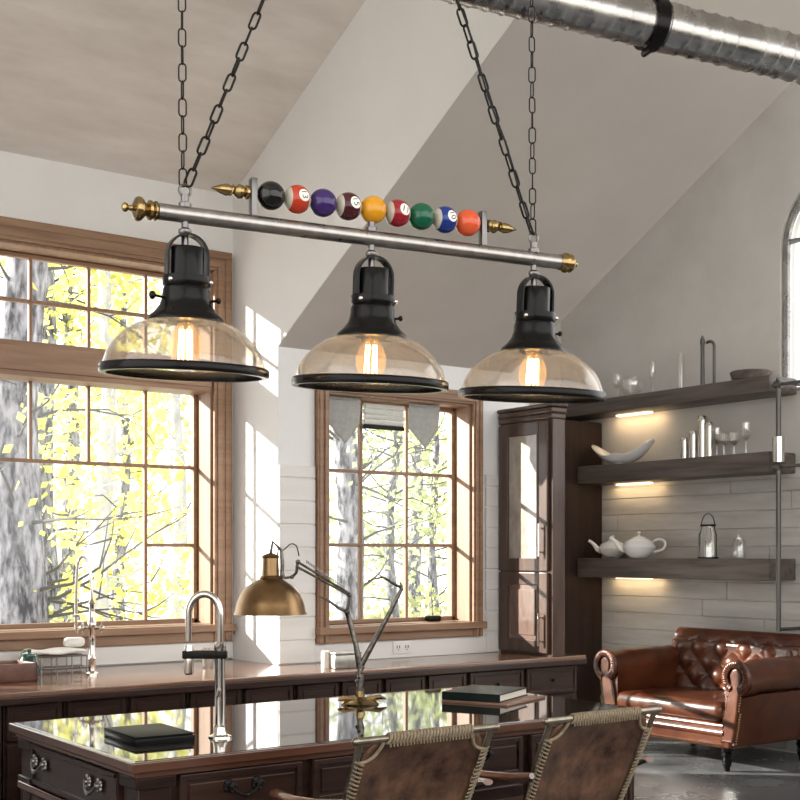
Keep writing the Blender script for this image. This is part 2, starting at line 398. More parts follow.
# ---- shiplap boarding
def shiplap_v(name, rects, v, m, bh=.145, label=None):
    b = MB()
    for (u0, u1, z0, z1) in rects:
        z = z0
        while z < z1 - .01:
            zt = min(z + bh, z1)
            b.box(u0, u1, v - .018, v - .001, z + .005, zt - .005)
            z = zt
        b.box(u0, u1, v - .008, v - .001, z0, z1)
    return struct(b.build(name, m, smooth=0, bevel=.003, seg=1), label, 'boarding')
zt = E(.56)
shiplap_v('trim_1', [(RU+.003, W2[0]-.09, .92, zt), (W2[0]-.09, W2[1]+.13, .92, E(-.565)), (W2[1]+.13, UR-.16, .92, zt)], A2, 'white_board',
          label='white horizontal boarding below and beside the middle window')
shiplap_v('trim_2', [(UL+.02, RU-.005, .92, E(-.56))], A1, 'white_board', label='white horizontal boarding below the large window')
b = MB(); z = .02; random.seed(3)
while z < E(.62):
    y = 3.0 - random.random()
    while y < VC:
        L = 1.2 + random.random() * 1.2
        y0, y1 = max(y, 3.0), min(y + L, VC - .002)
        if y1 - y0 > .05: b.box(UB - .02, UB - .001, y0 + .002, y1 - .002, z + .004, min(z + .15, E(.63)) - .004)
        y += L
    z += .15
b.box(UB - .007, UB - .001, 3.0, VC, .02, E(.62))
struct(b.build('trim_3', 'grey_board', smooth=0, bevel=.003, seg=1), 'weathered grey boarding on the wall behind the sofa', 'boarding')

# ---- windows
def bars(b, u0, u1, z0, z1, v0, v1_): b.box(u0, u1, v0, v1_, z0, z1)
def window(name, hole, v, glassv, us, rows, label, cas, casb, transom=None, partial=None):
    u0, u1, z0, z1 = hole
    b = MB()   # casing on the room face, stepped profile
    for (w0, w1, d) in ((0, cas, .022), (cas*.15, cas*.45, .034), (cas*.6, cas*.9, .030)):
        b.box(u0 - w1, u0 - w0, v - d - .018, v - .001, z0 - casb, z1 + w0)
        b.box(u1 + w0, u1 + w1, v - d - .018, v - .001, z0 - casb, z1 + w0)
        b.box(u0 - w1, u1 + w1, v - d - .018, v - .001, z1 + w0, z1 + w1)
    root = struct(b.build(name, 'window_wood', smooth=0, bevel=.004), label, 'window')
    s = MB().box(u0 - cas - .01, u1 + cas + .01, v - .075, v - .001, z0 - .035, z0 + .012)
    s.box(u0 - cas, u1 + cas, v - .032, v - .001, z0 - casb, z0 - .035)
    s.build('sill', 'window_wood', root, smooth=0, bevel=.006)
    j = MB()   # jamb lining
    j.box(u0 - .002, u0 + .016, v - .01, v + WT, z0, z1); j.box(u1 - .016, u1 + .002, v - .01, v + WT, z0, z1)
    j.box(u0, u1, v - .01, v + WT, z1 - .016, z1 + .002); j.box(u0, u1, v, v + WT, z0 - .002, z0 + .016)
    j.build('jamb', 'window_wood_v', root, smooth=0, bevel=.003)
    f = MB(); g0, g1 = glassv - .022, glassv + .022; w = .028
    f.box(u0 + .016, u0 + .016 + w, g0, g1, z0 + .016, z1 - .016); f.box(u1 - .016 - w, u1 - .016, g0, g1, z0 + .016, z1 - .016)
    f.box(u0 + .016, u1 - .016, g0, g1, z0 + .016, z0 + .016 + w); f.box(u0 + .016, u1 - .016, g0, g1, z1 - .016 - w, z1 - .016)
    if transom:
        f.box(u0 + .016, u1 - .016, v - .02, g1 + .01, transom[0], transom[1])
        f.box(u0 + .016, u1 - .016, v - .035, v + .02, transom[0] + .03, transom[1] - .03)
    f.build('sash', 'window_wood', root, smooth=0, bevel=.004)
    m = MB(); hw = .011
    for (ua, ub, za, zb) in us: m.box(ua - hw, ub + hw, glassv - .016, glassv + .016, za, zb)
    for (ua, ub, za, zb) in rows: m.box(ua, ub, glassv - .0155, glassv + .0155, za - hw, zb + hw)
    m.build('muntins', 'window_wood_v', root, smooth=0, bevel=.003)
    MB().box(u0 + .02, u1 - .02, glassv - .002, glassv + .002, z0 + .02, z1 - .02).build('glass_pane', 'pane', root, smooth=0)
    return root
g1v = 7.40
us = []; bz, tz = W1[2] + .02, W1[3] - .02
cols = [3.356, 2.973, 2.604, 2.235, 1.866, 1.497, 1.128]
for i, u in enumerate(cols):
    us.append((u, u, E(1.26), tz))
    us.append((u, u, E(.573) if i not in (0, 3, 6) else bz, E(1.055)))
rows = [(W1[0]+.02, W1[1]-.02, E(1.538), E(1.538)), (W1[0]+.02, W1[1]-.02, E(.573), E(.573)), (3.356, W1[1]-.02, E(.064), E(.064))]
window('window_1', W1, A1, g1v, us, rows, 'large oak framed window at the left with many panes', .13, .10, transom=(E(1.055), E(1.262)))
g2v = 6.80
us = [(u, u, W2[2]+.02, W2[3]-.02) for u in (4.62, 4.995)]
rows = [(W2[0]+.02, W2[1]-.02, E(h), E(h)) for h in (.553, .066)]
win2 = window('window_2', W2, A2, g2v, us, rows, 'smaller oak framed nine pane window in the middle', .085, .09)
# arched window in the shelf wall
b = MB()
pts = [(UB+.05, av0+.03, asil)] + [(UB+.05, AC - (AR-.03)*math.cos(PI*i/24), aspr + (AR-.03)*math.sin(PI*i/24)) for i in range(25)] + [(UB+.05, av1-.03, asil)]
b.tube(pts, .035, 8)
b.tube([(UB+.05, av0+.03, aspr+.06), (UB+.05, av1-.03, aspr+.06)], .022, 8).tube([(UB+.05, av0+.03, asil+.02), (UB+.05, av1-.03, asil+.02)], .022, 8)
b.tube([(UB+.05, AC, asil), (UB+.05, AC, aspr+AR-.03)], .015, 8)
arch = struct(b.build('window_3', 'galv'), 'grey metal arched window at the right edge', 'window')
poly = [(av0+.02, asil+.01)] + [(AC - (AR-.02)*math.cos(PI*i/24), aspr + (AR-.02)*math.sin(PI*i/24)) for i in range(25)] + [(av1-.02, asil+.01)]
MB().prism(poly, 0, UB+.048, UB+.052).build('glass_pane', 'pane', arch, smooth=0)
# hidden glazed opening behind the hutch, added to throw sun on the sofa
y0, y1, z0, z1 = W4
b = MB()
for (a, c, e, f_) in ((y0, y0+.06, z0, z1), (y1-.06, y1, z0, z1), (y0, y1, z0, z0+.06), (y0, y1, z1-.06, z1), (y0+.82, y0+.85, z0, z1), (y0, y1, .9, .93)):
    b.box(a, c, .02, .08, e, f_)
w4 = struct(b.move(DT).build('added_window_4', 'window_wood_v', smooth=0), 'unseen window added in the slanting wall to let sun onto the sofa', 'window')
MB().box(y0+.03, y1-.03, .048, .052, z0+.03, z1-.03).move(DT).build('glass_pane', 'pane', w4, smooth=0)

# ================================================================== COUNTER RUN
CT = .92; CF = 6.05
b = MB().prism([(UL+.02, CF), (UR+.02, CF), (UR+.02, A2-.02), (RU-.001, A2-.02), (RU-.001, A1-.02), (UL+.02, A1-.02)], 2, CT-.045, CT)
cw = tag(b.build('worktop', 'worktop', smooth=0, bevel=.008), 'long brown wooden worktop running under both windows', 'worktop')
MB().box(UL+.02, UR+.015, CF-.012, CF+.03, CT-.062, CT-.02).build('edge_moulding', 'mahogany_h', cw, smooth=0, bevel=.008, seg=3)
def pull(b, c, along, out, w=.10):
    c = Vector(c); al = Vector(along); ou = Vector(out)
    for sgn in (-1, 1):
        b.lathe([(.001,.0),(.024,.001),(.022,.006),(.012,.010),(.010,.018),(.001,.022)], 12, c + al*sgn*w/2, ou)
        for q in range(5):
            a = q * 2 * PI / 5
            b.sphere(c + al*(sgn*w/2 + .02*math.cos(a)) + Vector((0,0,.02*math.sin(a))) + ou*.004, .008, 8)
    pts = []
    for i in range(13):
        tt = i/12*2-1; pts.append(c + al*tt*w/2 + ou*(.018 + .008*(1-tt*tt)) + Vector((0,0,-.032*(1-tt*tt)**.8)))
    b.tube(pts, [.004 + .003*(1-abs(i/6-1)) for i in range(13)], 8)
    b.sphere(c + ou*.026 + Vector((0,0,-.034)), .010, 8)
    return b
def frame_front(b, u0, u1, z0, z1, v, d=.018, w=.035):
    """raised frame-and-panel front facing -v at plane v"""
    b.box(u0, u1, v-d, v, z0, z1)
    b.box(u0, u0+w, v-d-.008, v-d, z0, z1); b.box(u1-w, u1, v-d-.008, v-d, z0, z1)
    b.box(u0+w, u1-w, v-d-.008, v-d, z0, z0+w); b.box(u0+w, u1-w, v-d-.008, v-d, z1-w, z1)
    b.prism([(u0+w+.012, z0+w+.012), (u1-w-.012, z0+w+.012), (u1-w-.012, z1-w-.012), (u0+w+.012, z1-w-.012)], 1, v-d-.006, v-d)
cuts = [1.35, 2.02, 2.33, 3.02, 3.70, 4.32, 4.98, UR]
names = ['left end by the picture edge', 'narrow one below the tall tap', 'below the large window', 'beneath the bright return wall', 'left below the middle window', 'right below the middle window', 'dark right end under the hutch']
for i in range(len(cuts)-1):
    u0, u1 = cuts[i]+.002, cuts[i+1]-.002
    r = thing('base_cabinet', 'dark mahogany base cabinet, ' + names[i], 'cabinet', ((u0+u1)/2, CF+.06, 0), 0, 'base cabinets under the worktop')
    w = (u1-u0)/2
    MB().box(-w, w, .02, A2-CF-.10, .1, CT-.047).box(-w, w, .06, .4, 0, .1).build('body', 'mahogany', r, smooth=0, bevel=.004)
    dz0 = CT-.047-.20
    n = 1 if u1-u0 < .45 else 2
    for q in range(n):
        a, c = -w + 2*w*q/n + .015, -w + 2*w*(q+1)/n - .015
        d = MB(); frame_front(d, a, c, dz0, CT-.072, .02, w=.024)
        dr = d.build('drawer', 'mahogany_h', r, smooth=0, bevel=.003)
        h = MB(); h.sphere(((a+c)/2, -.018, (dz0+CT-.072)/2), .012, 10); h.build('knob', 'dark_metal', dr)
        d = MB(); frame_front(d, a, c, .12, dz0-.02, .02, w=.05)
        d.build('door', 'mahogany', r, smooth=0, bevel=.003)

# ---- hutch standing on the worktop
HU, HV0, HV1, HT = 5.67, 6.075, A2-.02, E(.95)
r = thing('hutch_cabinet', 'tall aged brown hutch cabinet with glazed door standing on the worktop', 'cabinet', (HU, HV0, CT))
D = HV1 - HV0; H = HT - CT; hw = UR - .155 - HU
MB().box(.012, hw, 0, D, 0, H).build('body', 'hutch_wood', r, smooth=0, bevel=.004)
b = MB().box(-.015, hw+.005, -.018, D, H, H+.04).box(-.028, hw+.005, -.03, D, H+.04, H+.065).box(-.010, hw, -.012, D, H-.04, H)
b.build('cornice', 'hutch_wood', r, smooth=0, bevel=.012, seg=3)
def hutch_door(z0, z1, glazed, hz):
    b = MB(); w = .085
    y0, y1 = .03, D-.012
    b.box(-.014, .012, y0, y0+w, z0, z1); b.box(-.014, .012, y1-w, y1, z0, z1)
    b.box(-.014, .012, y0+w, y1-w, z0, z0+w); b.box(-.014, .012, y0+w, y1-w, z1-w, z1)
    b.box(-.02, .0, y0+w, y0+w+.015, z0+w, z1-w).box(-.02, .0, y1-w-.015, y1-w, z0+w, z1-w)
    d = b.build('door', 'hutch_wood', r, smooth=0, bevel=.004)
    if glazed: MB().box(-.004, .004, y0+w, y1-w, z0+w, z1-w).build('glass_pane', 'hutch_lit_glass', d, smooth=0)
    else: MB().box(-.008, .008, y0+w, y1-w, z0+w, z1-w).box(-.016, -.008, y0+w+.03, y1-w-.03, z0+w+.03, z1-w-.03).build('panel', 'hutch_lit_panel', d, smooth=0, bevel=.005)
    h = MB().tube([(-.045, y0+.05, hz-.11), (-.045, y0+.05, hz+.11)], .008, 10)
    for s in (-.08, .08): h.tube([(-.012, y0+.05, hz+s), (-.045, y0+.05, hz+s)], .006, 8)
    h.build('handle', 'chrome', d)
zs = E(-.115) - CT
hutch_door(zs+.008, H-.05, True, E(.10)-CT)
hutch_door(.02, zs-.004, False, E(-.50)-CT)

# ---- tall dark cabinet in the far corner
r = thing('tall_cabinet', 'tall dark brown cabinet in the corner, at the far end of the shelves', 'cabinet', (7.76, 8.33, 0))
W = UB-.024-7.76
MB().box(0, W, .02, .56, .08, E(1.25)).box(0, W, .05, .5, 0, .08).build('body', 'panel_wood', r, smooth=0, bevel=.004)
for q in range(1):
    a, c = W*q+.004, W*(q+1)-.004
    d = MB().box(a, c, 0, .02, .1, E(1.24)).build('door', 'panel_wood', r, smooth=0, bevel=.003)
    MB().tube([(a+.06, -.03, 1.0), (a+.06, -.03, 1.4)], .008, 8).tube([(a+.06, 0, 1.05), (a+.06, -.03, 1.05)], .006, 8).tube([(a+.06, 0, 1.35), (a+.06, -.03, 1.35)], .006, 8).build('handle', 'dark_metal', d)

# ================================================================== SHELVES AND WHAT STANDS ON THEM
SU = 8.09
SH = [(E(1.29), E(1.42), 8.72, 'uppermost'), (E(.655), E(.82), 8.325, 'middle'), (E(-.205), E(-.03), 8.325, 'lowest')]
for i, (z0, z1, vf, nm) in enumerate(SH):
    bx = MB()
    vn = 6.17
    sh = tag(bx.rbox(SU, UB-.021 if i else UB-.002, vn, vf, z0, z1, .012).build('wall_shelf', 'shelf_wood', smooth=30),
             'thick weathered wood wall shelf, %s of three beside the dark cabinet' % nm, 'shelf', 'thick wooden wall shelves')
    va, vb = 7.66, 8.06
    MB().box(UB-.12, UB-.06, va, vb, z0-.014, z0).build('light_strip', 'led', sh, smooth=0)
    li = bpy.data.lights.new('shelf_glow', 'AREA'); li.shape = 'RECTANGLE'; li.size = .6; li.size_y = .06
    li.energy = .45; li.color = (1, .70, .36)
    lo = bpy.data.objects.new('shelf_glow', li); C.objects.link(lo); lo.location = (UB-.10, (va+vb)/2, z0-.02)
    lo.rotation_euler = (0, math.radians(25), math.radians(0)); lo.rotation_euler = Vector((.5, 0, -.86)).to_track_quat('-Z', 'Y').to_euler()
def shv(px, u=8.26): return onu(px, u)[0]
# pipe upright with rails at the right end of the shelves
pv = onu(780, 8.08)[0]
r = thing('pipe_upright', 'thin vertical steel pipe at the right end of the shelves', 'pipe', (8.06, pv, E(-.60)))
MB().tube([(0,0,0),(0,0,1.98)], .019, 12).build('pole', 'pipe_metal', r)
MB().lathe([(.019,0),(.046,.004),(.048,.20),(.019,.205)], 16, (0,0,1.32)).build('sleeve', 'chrome', r)
for z in (1.93, 1.29):
    MB().tube([(0,-.9,z),(0,.055,z)], .014, 10).lathe([(.03,-.03),(.03,.03)], 12, (0,0,z), (0,1,0)).build('rail', 'pipe_metal', r)
for z in (.02, 1.95): MB().tube([(0,0,z),(.365,0,z)], .014, 10).lathe([(.04,.355),(.04,.366)], 14, (0,0,z), (1,0,0)).build('wall_bracket', 'pipe_metal', r)

S1, S2, S3 = SH[0][1], SH[1][1], SH[2][1]
def glassware(name, label, cat, loc, prof, group=None, n=20, m='clear'):
    return tag(_loc(MB().lathe(prof, n).build(name, m), loc), label, cat, group)
def _loc(o, loc): o.location = loc; return o
# shelf 1
def wine(h, r): return [(r*.8,0),(r*.8,.004),(.008,.012),(.006,h*.42),(r*.5,h*.48),(r,h*.66),(r*.85,h),(r*.82,h),(r*.95,h*.66),(r*.45,h*.5),(.001,h*.47)]
glassware('wine_glass', 'stemmed clear glass at the left end of the uppermost shelf', 'glass', (8.28, shv(616), S1), wine(.24,.05), 'clear glasses on the uppermost shelf')
glassware('wine_glass', 'taller clear flute on the uppermost shelf, right of the round glass bowl', 'glass', (8.28, shv(651), S1), wine(.30,.035), 'clear glasses on the uppermost shelf')
glassware('glass_bowl', 'round clear glass bowl on the uppermost shelf between two glasses', 'bowl', (8.28, shv(631), S1), [(.04,0),(.04,.01),(.09,.05),(.11,.12),(.10,.18),(.095,.18),(.105,.12),(.085,.055),(.001,.02)])
glassware('glass_vase', 'slim clear tube vase on the uppermost shelf, left of the two metal rods', 'vase', (8.28, shv(679), S1), [(.03,0),(.03,.33),(.026,.33),(.026,.01),(.001,.01)])
b = MB().lathe([(.024,0),(.024,.01),(.018,.02),(.016,.36),(.022,.37),(.018,.41),(.004,.44)], 14)
tag(_loc(b.build('candlestick', 'pipe_metal'), (8.24, shv(702.5,8.24), S1)), 'tall thin straight grey metal candlestick on the uppermost shelf', 'candlestick')
b = MB().lathe([(.024,0),(.024,.01),(.014,.02)], 14).tube([(0,0,.01),(0,0,.33)] + [(0, .05*(1-math.cos(a)), .33+.05*math.sin(a)) for a in [PI*i/10 for i in range(1,8)]], .013, 10)
tag(_loc(b.build('hooked_rod', 'pipe_metal'), (8.24, shv(709,8.24)-.055, S1)), 'tall grey metal rod with hooked top on the uppermost shelf', 'rod')
b = MB().lathe([(.12,0),(.15,.01),(.17,.07),(.16,.08),(.14,.02),(.001,.015)], 24)
tag(_loc(b.build('shallow_bowl', 'shelf_wood'), (8.27, shv(750), S1)), 'low wooden bowl at the right end of the uppermost shelf', 'bowl')
# shelf 2
def scallop(i, j):
    a = 2*PI*i; q = j
    w = (.5 + .5*math.cos(2*(a - PI/2)))**1.6
    rr = .05 + (.15 + .17*w) * q**.8
    z = .012 + (.075 + .10*w + .02*math.cos(4*a)) * q**1.7
    return (rr*math.cos(a)*.5, rr*math.sin(a), z)
b = MB().grid(scallop, 64, 12).lathe([(.06,0),(.06,.014),(.001,.016)], 24)
tag(_loc(b.build('scalloped_bowl', 'porcelain', solid=.008), (8.245, shv(622, 8.245), S2)), 'white bowl with pointed upswept rim on the middle shelf', 'bowl')
for px, h, rr, lab in ((684.5, .19, .032, 'shortest silver cylinder canister on the middle shelf, at the left'), (693.5, .24, .034, 'second silver cylinder canister from the left on the middle shelf'),
                   (702.5, .36, .036, 'tallest silver cylinder canister on the middle shelf'), (709.5, .30, .03, 'silver cylinder canister right of the tallest one on the middle shelf')):
    c = thing('canister', lab, 'canister', (8.25, shv(px, 8.25), S2), 0, 'silver cylinders on the middle shelf')
    MB().lathe([(rr,0),(rr,h*.86)], 20).build('body', 'chrome', c, bevel=.002)
    MB().lathe([(rr*1.04,h*.86),(rr*1.04,h*.96),(rr*.9,h),(.001,h)], 20).build('lid', 'chrome', c)
for px, h, rr, u, lab in ((717, .26, .045, 8.33, 'clear goblet next to the silver cylinders on the middle shelf'), (724, .19, .05, 8.21, 'short wide clear goblet on the middle shelf, second of four'),
                       (734, .20, .05, 8.31, 'short wide clear goblet on the middle shelf, third of four'), (746, .27, .045, 8.25, 'taller clear goblet at the right of the middle shelf')):
    glassware('goblet', lab, 'glass', (u, shv(px, u), S2), wine(h, rr), 'clear goblets on the middle shelf')
# shelf 3: two teapots
def teapot(name, label, loc, s, rz):
    r = thing(name, label, 'teapot', loc, rz, 'white teapots on the lowest shelf')
    MB().lathe([(.06*s,0),(.075*s,.008*s),(.13*s,.055*s),(.145*s,.10*s),(.125*s,.145*s),(.07*s,.175*s),(.05*s,.178*s)], 32).build('body', 'porcelain', r)
    MB().lathe([(.062*s,.172*s),(.055*s,.184*s),(.02*s,.196*s),(.008*s,.202*s),(.012*s,.212*s),(.018*s,.222*s),(.012*s,.234*s),(.001,.238*s)], 24).build('lid', 'porcelain', r)
    MB().tube([(0,.12*s,.075*s),(0,.165*s,.095*s),(0,.20*s,.14*s),(0,.235*s,.172*s),(0,.255*s,.18*s)], [.034*s,.028*s,.02*s,.016*s,.017*s], 14).build('spout', 'porcelain', r)
    MB().tube(sm([(0,-.125*s,.145*s),(0,-.165*s,.165*s),(0,-.21*s,.155*s),(0,-.225*s,.115*s),(0,-.20*s,.075*s),(0,-.13*s,.055*s)]), .012*s, 12).build('handle', 'porcelain', r)
teapot('teapot', 'smaller round white teapot at the left on the lowest shelf', (8.31, shv(609, 8.31)-.05, S3), .90, math.radians(28))
teapot('teapot', 'larger round white teapot with loop handle on the lowest shelf', (8.19, shv(639, 8.19), S3), 1.02, math.radians(34))
r = thing('glass_lantern', 'tall clear glass lantern jar with wire handle on the lowest shelf', 'lantern', (8.26, shv(708), S3))
MB().lathe([(.075,0),(.085,.01),(.085,.20),(.06,.25),(.06,.28),(.055,.28),(.055,.25),(.08,.20),(.08,.015),(.001,.012)], 24).build('jar', 'clear', r)
MB().lathe([(.03,.012),(.03,.10),(.001,.10)], 16).build('candle', 'wax', r)
b = MB().lathe([(.066,.272),(.066,.288)], 20).lathe([(.088,.0),(.088,.012)], 20)
for s in (-1, 1): b.tube([(0,s*.088,.01),(0,s*.088,.20),(0,s*.066,.27)], .004, 6)
b.tube([(0,.07*math.cos(a),.28+.10*math.sin(a)) for a in [PI*i/12 for i in range(13)]], .004, 6)
b.build('wire_frame', 'dark_metal', r)
r = thing('glass_jar', 'small clear glass jar right of the lantern on the lowest shelf', 'jar', (8.26, shv(739), S3))
MB().lathe([(.05,0),(.055,.01),(.055,.13),(.04,.16),(.037,.16),(.05,.13),(.05,.014),(.001,.01)], 20).build('body', 'clear', r)
MB().lathe([(.042,.16),(.042,.175),(.012,.18),(.014,.20),(.001,.205)], 16).build('stopper', 'clear', r)

# ================================================================== ISLAND
I0, I1, J0, J1, IT = 1.67, 4.11, 3.785, 5.00, .92
r = thing('kitchen_island', 'large dark mahogany kitchen island with polished black top', 'island', ((I0+I1)/2, (J0+J1)/2, 0))
hx, hy = (I1-I0)/2, (J1-J0)/2
MB().rbox(-hx+.02, hx-.02, -hy+.02, hy-.02, IT-.03, IT, .003, 1).build('top', 'island_top', r, smooth=0)
b = MB()
for z, o in ((IT-.038, .0), (IT-.060, .022)):
    b.box(-hx+o, hx-o, -hy+o, -hy+.04, z, z+.036).box(-hx+o, hx-o, hy-.04, hy-o, z, z+.036)
    b.box(-hx+o, -hx+.04, -hy+.03, hy-.03, z, z+.036).box(hx-.04, hx-o, -hy+.03, hy-.03, z, z+.036)
b.build('edge_moulding', 'edge_wood', r, smooth=0, bevel=.006, seg=3)
e = .055
MB().box(-hx+e, hx-e, -hy+e, hy-e, .08, IT-.05).box(-hx+e-.02, hx-e+.02, -hy+e-.02, hy-e+.02, 0, .1).build('body', 'mahogany', r, smooth=0, bevel=.006)
for (sx, sy) in ((-1,-1),(1,-1),(1,1),(-1,1)):
    cx, cy = sx*(hx-e-.045), sy*(hy-e-.045)
    b = MB().box(cx-.06, cx+.06, cy-.06, cy+.06, .02, IT-.055)
    b.box(cx-.072, cx+.072, cy-.072, cy+.072, .68, .71).box(cx-.072, cx+.072, cy-.072, cy+.072, IT-.10, IT-.06)
    for q in (-.028, 0, .028):
        b.tube([(cx+q, cy+sy*.06, .15), (cx+q, cy+sy*.06, .66)], .011, 8).tube([(cx+sx*.06, cy+q, .15), (cx+sx*.06, cy+q, .66)], .011, 8)
    b.build('corner_post', 'mahogany', r, smooth=30, bevel=.004)
# drawers facing the chairs
fv = -hy + e
for (ua, ub) in ((1.86, 2.34), (2.39, 2.87), (2.92, 3.40), (3.45, 3.92)):
    a, c = ua-(I0+I1)/2, ub-(I0+I1)/2
    d = MB(); frame_front(d, a, c, .70, .855, fv, w=.022)
    dr = d.build('drawer', 'mahogany_h', r, smooth=0, bevel=.004)
    pull(MB(), ((a+c)/2, fv-.024, .80), (1,0,0), (0,-1,0), .11).build('pull', 'dark_metal', dr)
    d = MB(); frame_front(d, a, c, .14, .66, fv, w=.06); d.build('panel', 'mahogany', r, smooth=0, bevel=.004)
# drawers facing the left end
fu = -hx + e
def end_drawer(z0, z1, pulls):
    b = MB(); y0, y1 = -hy+e+.13, hy-e-.13
    b.box(fu-.02, fu, y0, y1, z0, z1)
    for (ya, yb, za, zb) in ((y0, y0+.025, z0, z1), (y1-.025, y1, z0, z1), (y0, y1, z0, z0+.02), (y0, y1, z1-.02, z1)): b.box(fu-.03, fu-.02, ya, yb, za, zb)
    d = b.build('drawer', 'mahogany_h', r, smooth=0, bevel=.004)
    for y in pulls:
        pull(MB(), (fu-.026, y, (z0+z1)/2+.015), (0,1,0), (-1,0,0), .10).build('pull', 'steel', d)
end_drawer(.70, .855, (-.22, .32)); end_drawer(.45, .655, (-.22, .32)); end_drawer(.18, .42, (-.22, .32))
MB().box(fu-.038, fu-.001, -hy+e, hy-e, .66, .69).build('ledge', 'edge_wood', r, smooth=0, bevel=.006)

# ---- tap on the island
u, v = onh(220, 738, IT)
r = thing('kitchen_tap', 'tall arched nickel kitchen tap on the island', 'tap', (u, v, IT), math.atan2(-SA, CA))
MB().lathe([(.045,0),(.043,.008),(.028,.014),(.022,.03),(.021,.05)], 24).lathe([(.019,.04),(.019,.325),(.022,.33),(.022,.35),(.012,.36)], 20).build('base', 'chrome', r)
R_ = .058; pts = [(0,0,.34),(0,0,.46)] + [(-R_+R_*math.cos(a), 0, .46+.075*math.sin(a)) for a in [PI*i/16 for i in range(1,17)]] + [(-2*R_,0,.36)]
MB().tube(pts, .0135, 14).build('spout', 'chrome', r)
MB().lathe([(.012,.0),(.018,.006),(.018,.09),(.014,.11)], 16, (-2*R_,0,.235)).build('spray_head', 'chrome', r)
MB().rbox(-2*R_-.022, .026, -.020, .020, .295, .325, .004).build('bracket', 'dark_metal', r)
MB().tube([(.0,-.02,.16),(.0,-.05,.165),(.01,-.085,.19)], .007, 10).build('lever', 'chrome', r)

# ---- notebooks on the island
def book(name, label, cat, px, py, wd, dp, th, rz, cover, pages, pageout=True):
    u, v = onh(px, py, IT)
    r = thing(name, label, cat, (u, v, IT), rz)
    w, d = wd/2, dp/2
    MB().rbox(-w, w, -d, d, 0, .005, .002).rbox(-w, w, -d, d, th-.005, th, .002).rbox(-w, -w+.006, -d, d, 0, th, .002).build('cover', cover, r, smooth=30)
    MB().box(-w+.005, w-.006, -d+.006, d-.006, .005, th-.005).build('pages', pages, r, smooth=0)
    return r
bk = book('notebook', 'black leather portfolio lying on the left end of the island', 'notebook', 148, 737, .23, .31, .030, math.radians(-2), 'black_book', 'black_book')
bk.location = (1.95, 4.265, IT)
MB().rbox(-.1155, .1155, -.1555, .1555, .004, .022, .003).build('band', 'black_metal', bk)
u, v = onh(487, 704, IT)
pad = tag(MB().rbox(-.20, .20, -.17, .17, 0, .010, .003).build('writing_pad', 'brown_board', smooth=30), 'thin brown pad lying beneath the dark green book', 'pad')
pad.location = (3.77, 4.43, IT); pad.rotation_euler.z = math.radians(22)
bk = book('notebook', 'dark green book with cream pages on a brown pad, right part of island', 'book', 484, 703, .35, .29, .038, math.radians(27), 'green_book', 'paper')
bk.location = (3.75, 4.47, IT + .010)

# ---- articulated brass lamp on the island
u0_, v0_ = onh(360, 704, IT)
r = thing('desk_lamp', 'brass desk lamp with dome shade and branching jointed stem on the island', 'lamp', (u0_, v0_, IT), math.atan2(-SA, CA))
zL = (SA*u0_ + CA*v0_); sL = zL / F
def LP(px, py, y=0.0): return ((px-360)*sL, y, (704-py)*sL)
MB().lathe([(.085,0),(.088,.006),(.07,.016),(.035,.022),(.022,.035),(.02,.06)], 28).tube([(.02,0,.02),(.09,.02,.03),(.12,.03,.02)], [.012,.012,.004], 8).tube([(-.02,0,.02),(-.08,-.02,.028),(-.1,-.03,.02)], [.012,.012,.004], 8).build('base', 'brass', r)
b = MB().tube([LP(360,700), LP(359,690), LP(361,680), LP(360,668)], [.020,.013,.017,.012], 12)
for q in range(7):
    a = q*1.1; b.sphere((.014*math.cos(a), .014*math.sin(a), .045+.02*q), .010, 8)
b.build('stem', 'old_steel', r)
MB().tube([LP(360,668), LP(356,645,-.01), LP(350,622,.01), LP(347,612)], [.016,.012,.014,.011], 10).tube([LP(347,612), LP(338,608,.02), LP(327,600,.03), LP(318,597,.05)], [.008,.007,.006,.002], 8).sphere(LP(347,612), .014, 10).build('branch', 'old_steel', r)
MB().tube([LP(361,665), LP(376,638,.01), LP(390,612,-.01), LP(402,588)], [.015,.012,.011,.009], 10).tube([LP(402,588), LP(392,583,.01), LP(383,577,.02), LP(367,581,.03)], [.007,.006,.005,.002], 8).tube([LP(402,588), LP(400,582)], [.008,.003], 8).build('branch', 'old_steel', r)
MB().tube([LP(347,612), LP(349,597)], .008, 8).sphere(LP(349,595), .012, 10).build('joint', 'old_steel', r)
for (dy, off) in ((-.014, 0), (.014, 5)):
    MB().tube([LP(349,595-off*.3,dy), LP(296,566-off,dy)], .0055, 8).build('arm', 'old_steel', r)
b = MB()
p0, p1 = Vector(LP(345,588)), Vector(LP(306,561)); ax = (p1-p0).normalized(); e1 = Vector((0,1,0)); e2 = ax.cross(e1)
b.tube([p0 + (p1-p0)*(i/160) + (e1*math.cos(i*.9)+e2*math.sin(i*.9))*.006 for i in range(161)], .0018, 5)
b.build('spring', 'steel', r)
MB().sphere(LP(298,562), .012, 10).tube([LP(298,560), LP(296,573), LP(292,577)], .007, 8).tube([LP(292,577), LP(284,578)], .006, 8).sphere(LP(292,577), .010, 10).build('joint', 'old_steel', r)
MB().tube(sm([LP(299,556), LP(296,546,.02), LP(290,544,.03), LP(283,550,.02), LP(279,548,.01), LP(277,556)]), .0028, 6).build('cord', 'dark_metal', r)
cx, cz = LP(270.5, 617)[0], LP(270.5, 614)[2]
Rs = .163; hs = .19
MB().lathe([(Rs*1.03,0),(Rs*1.02,.004),(Rs*.99,.012),(Rs*.95,.045),(Rs*.84,.09),(Rs*.64,.128),(Rs*.42,.150),(.045,.160)], 48, (cx,0,cz)).build('lamp_shade', 'bronze', r, solid=.003)
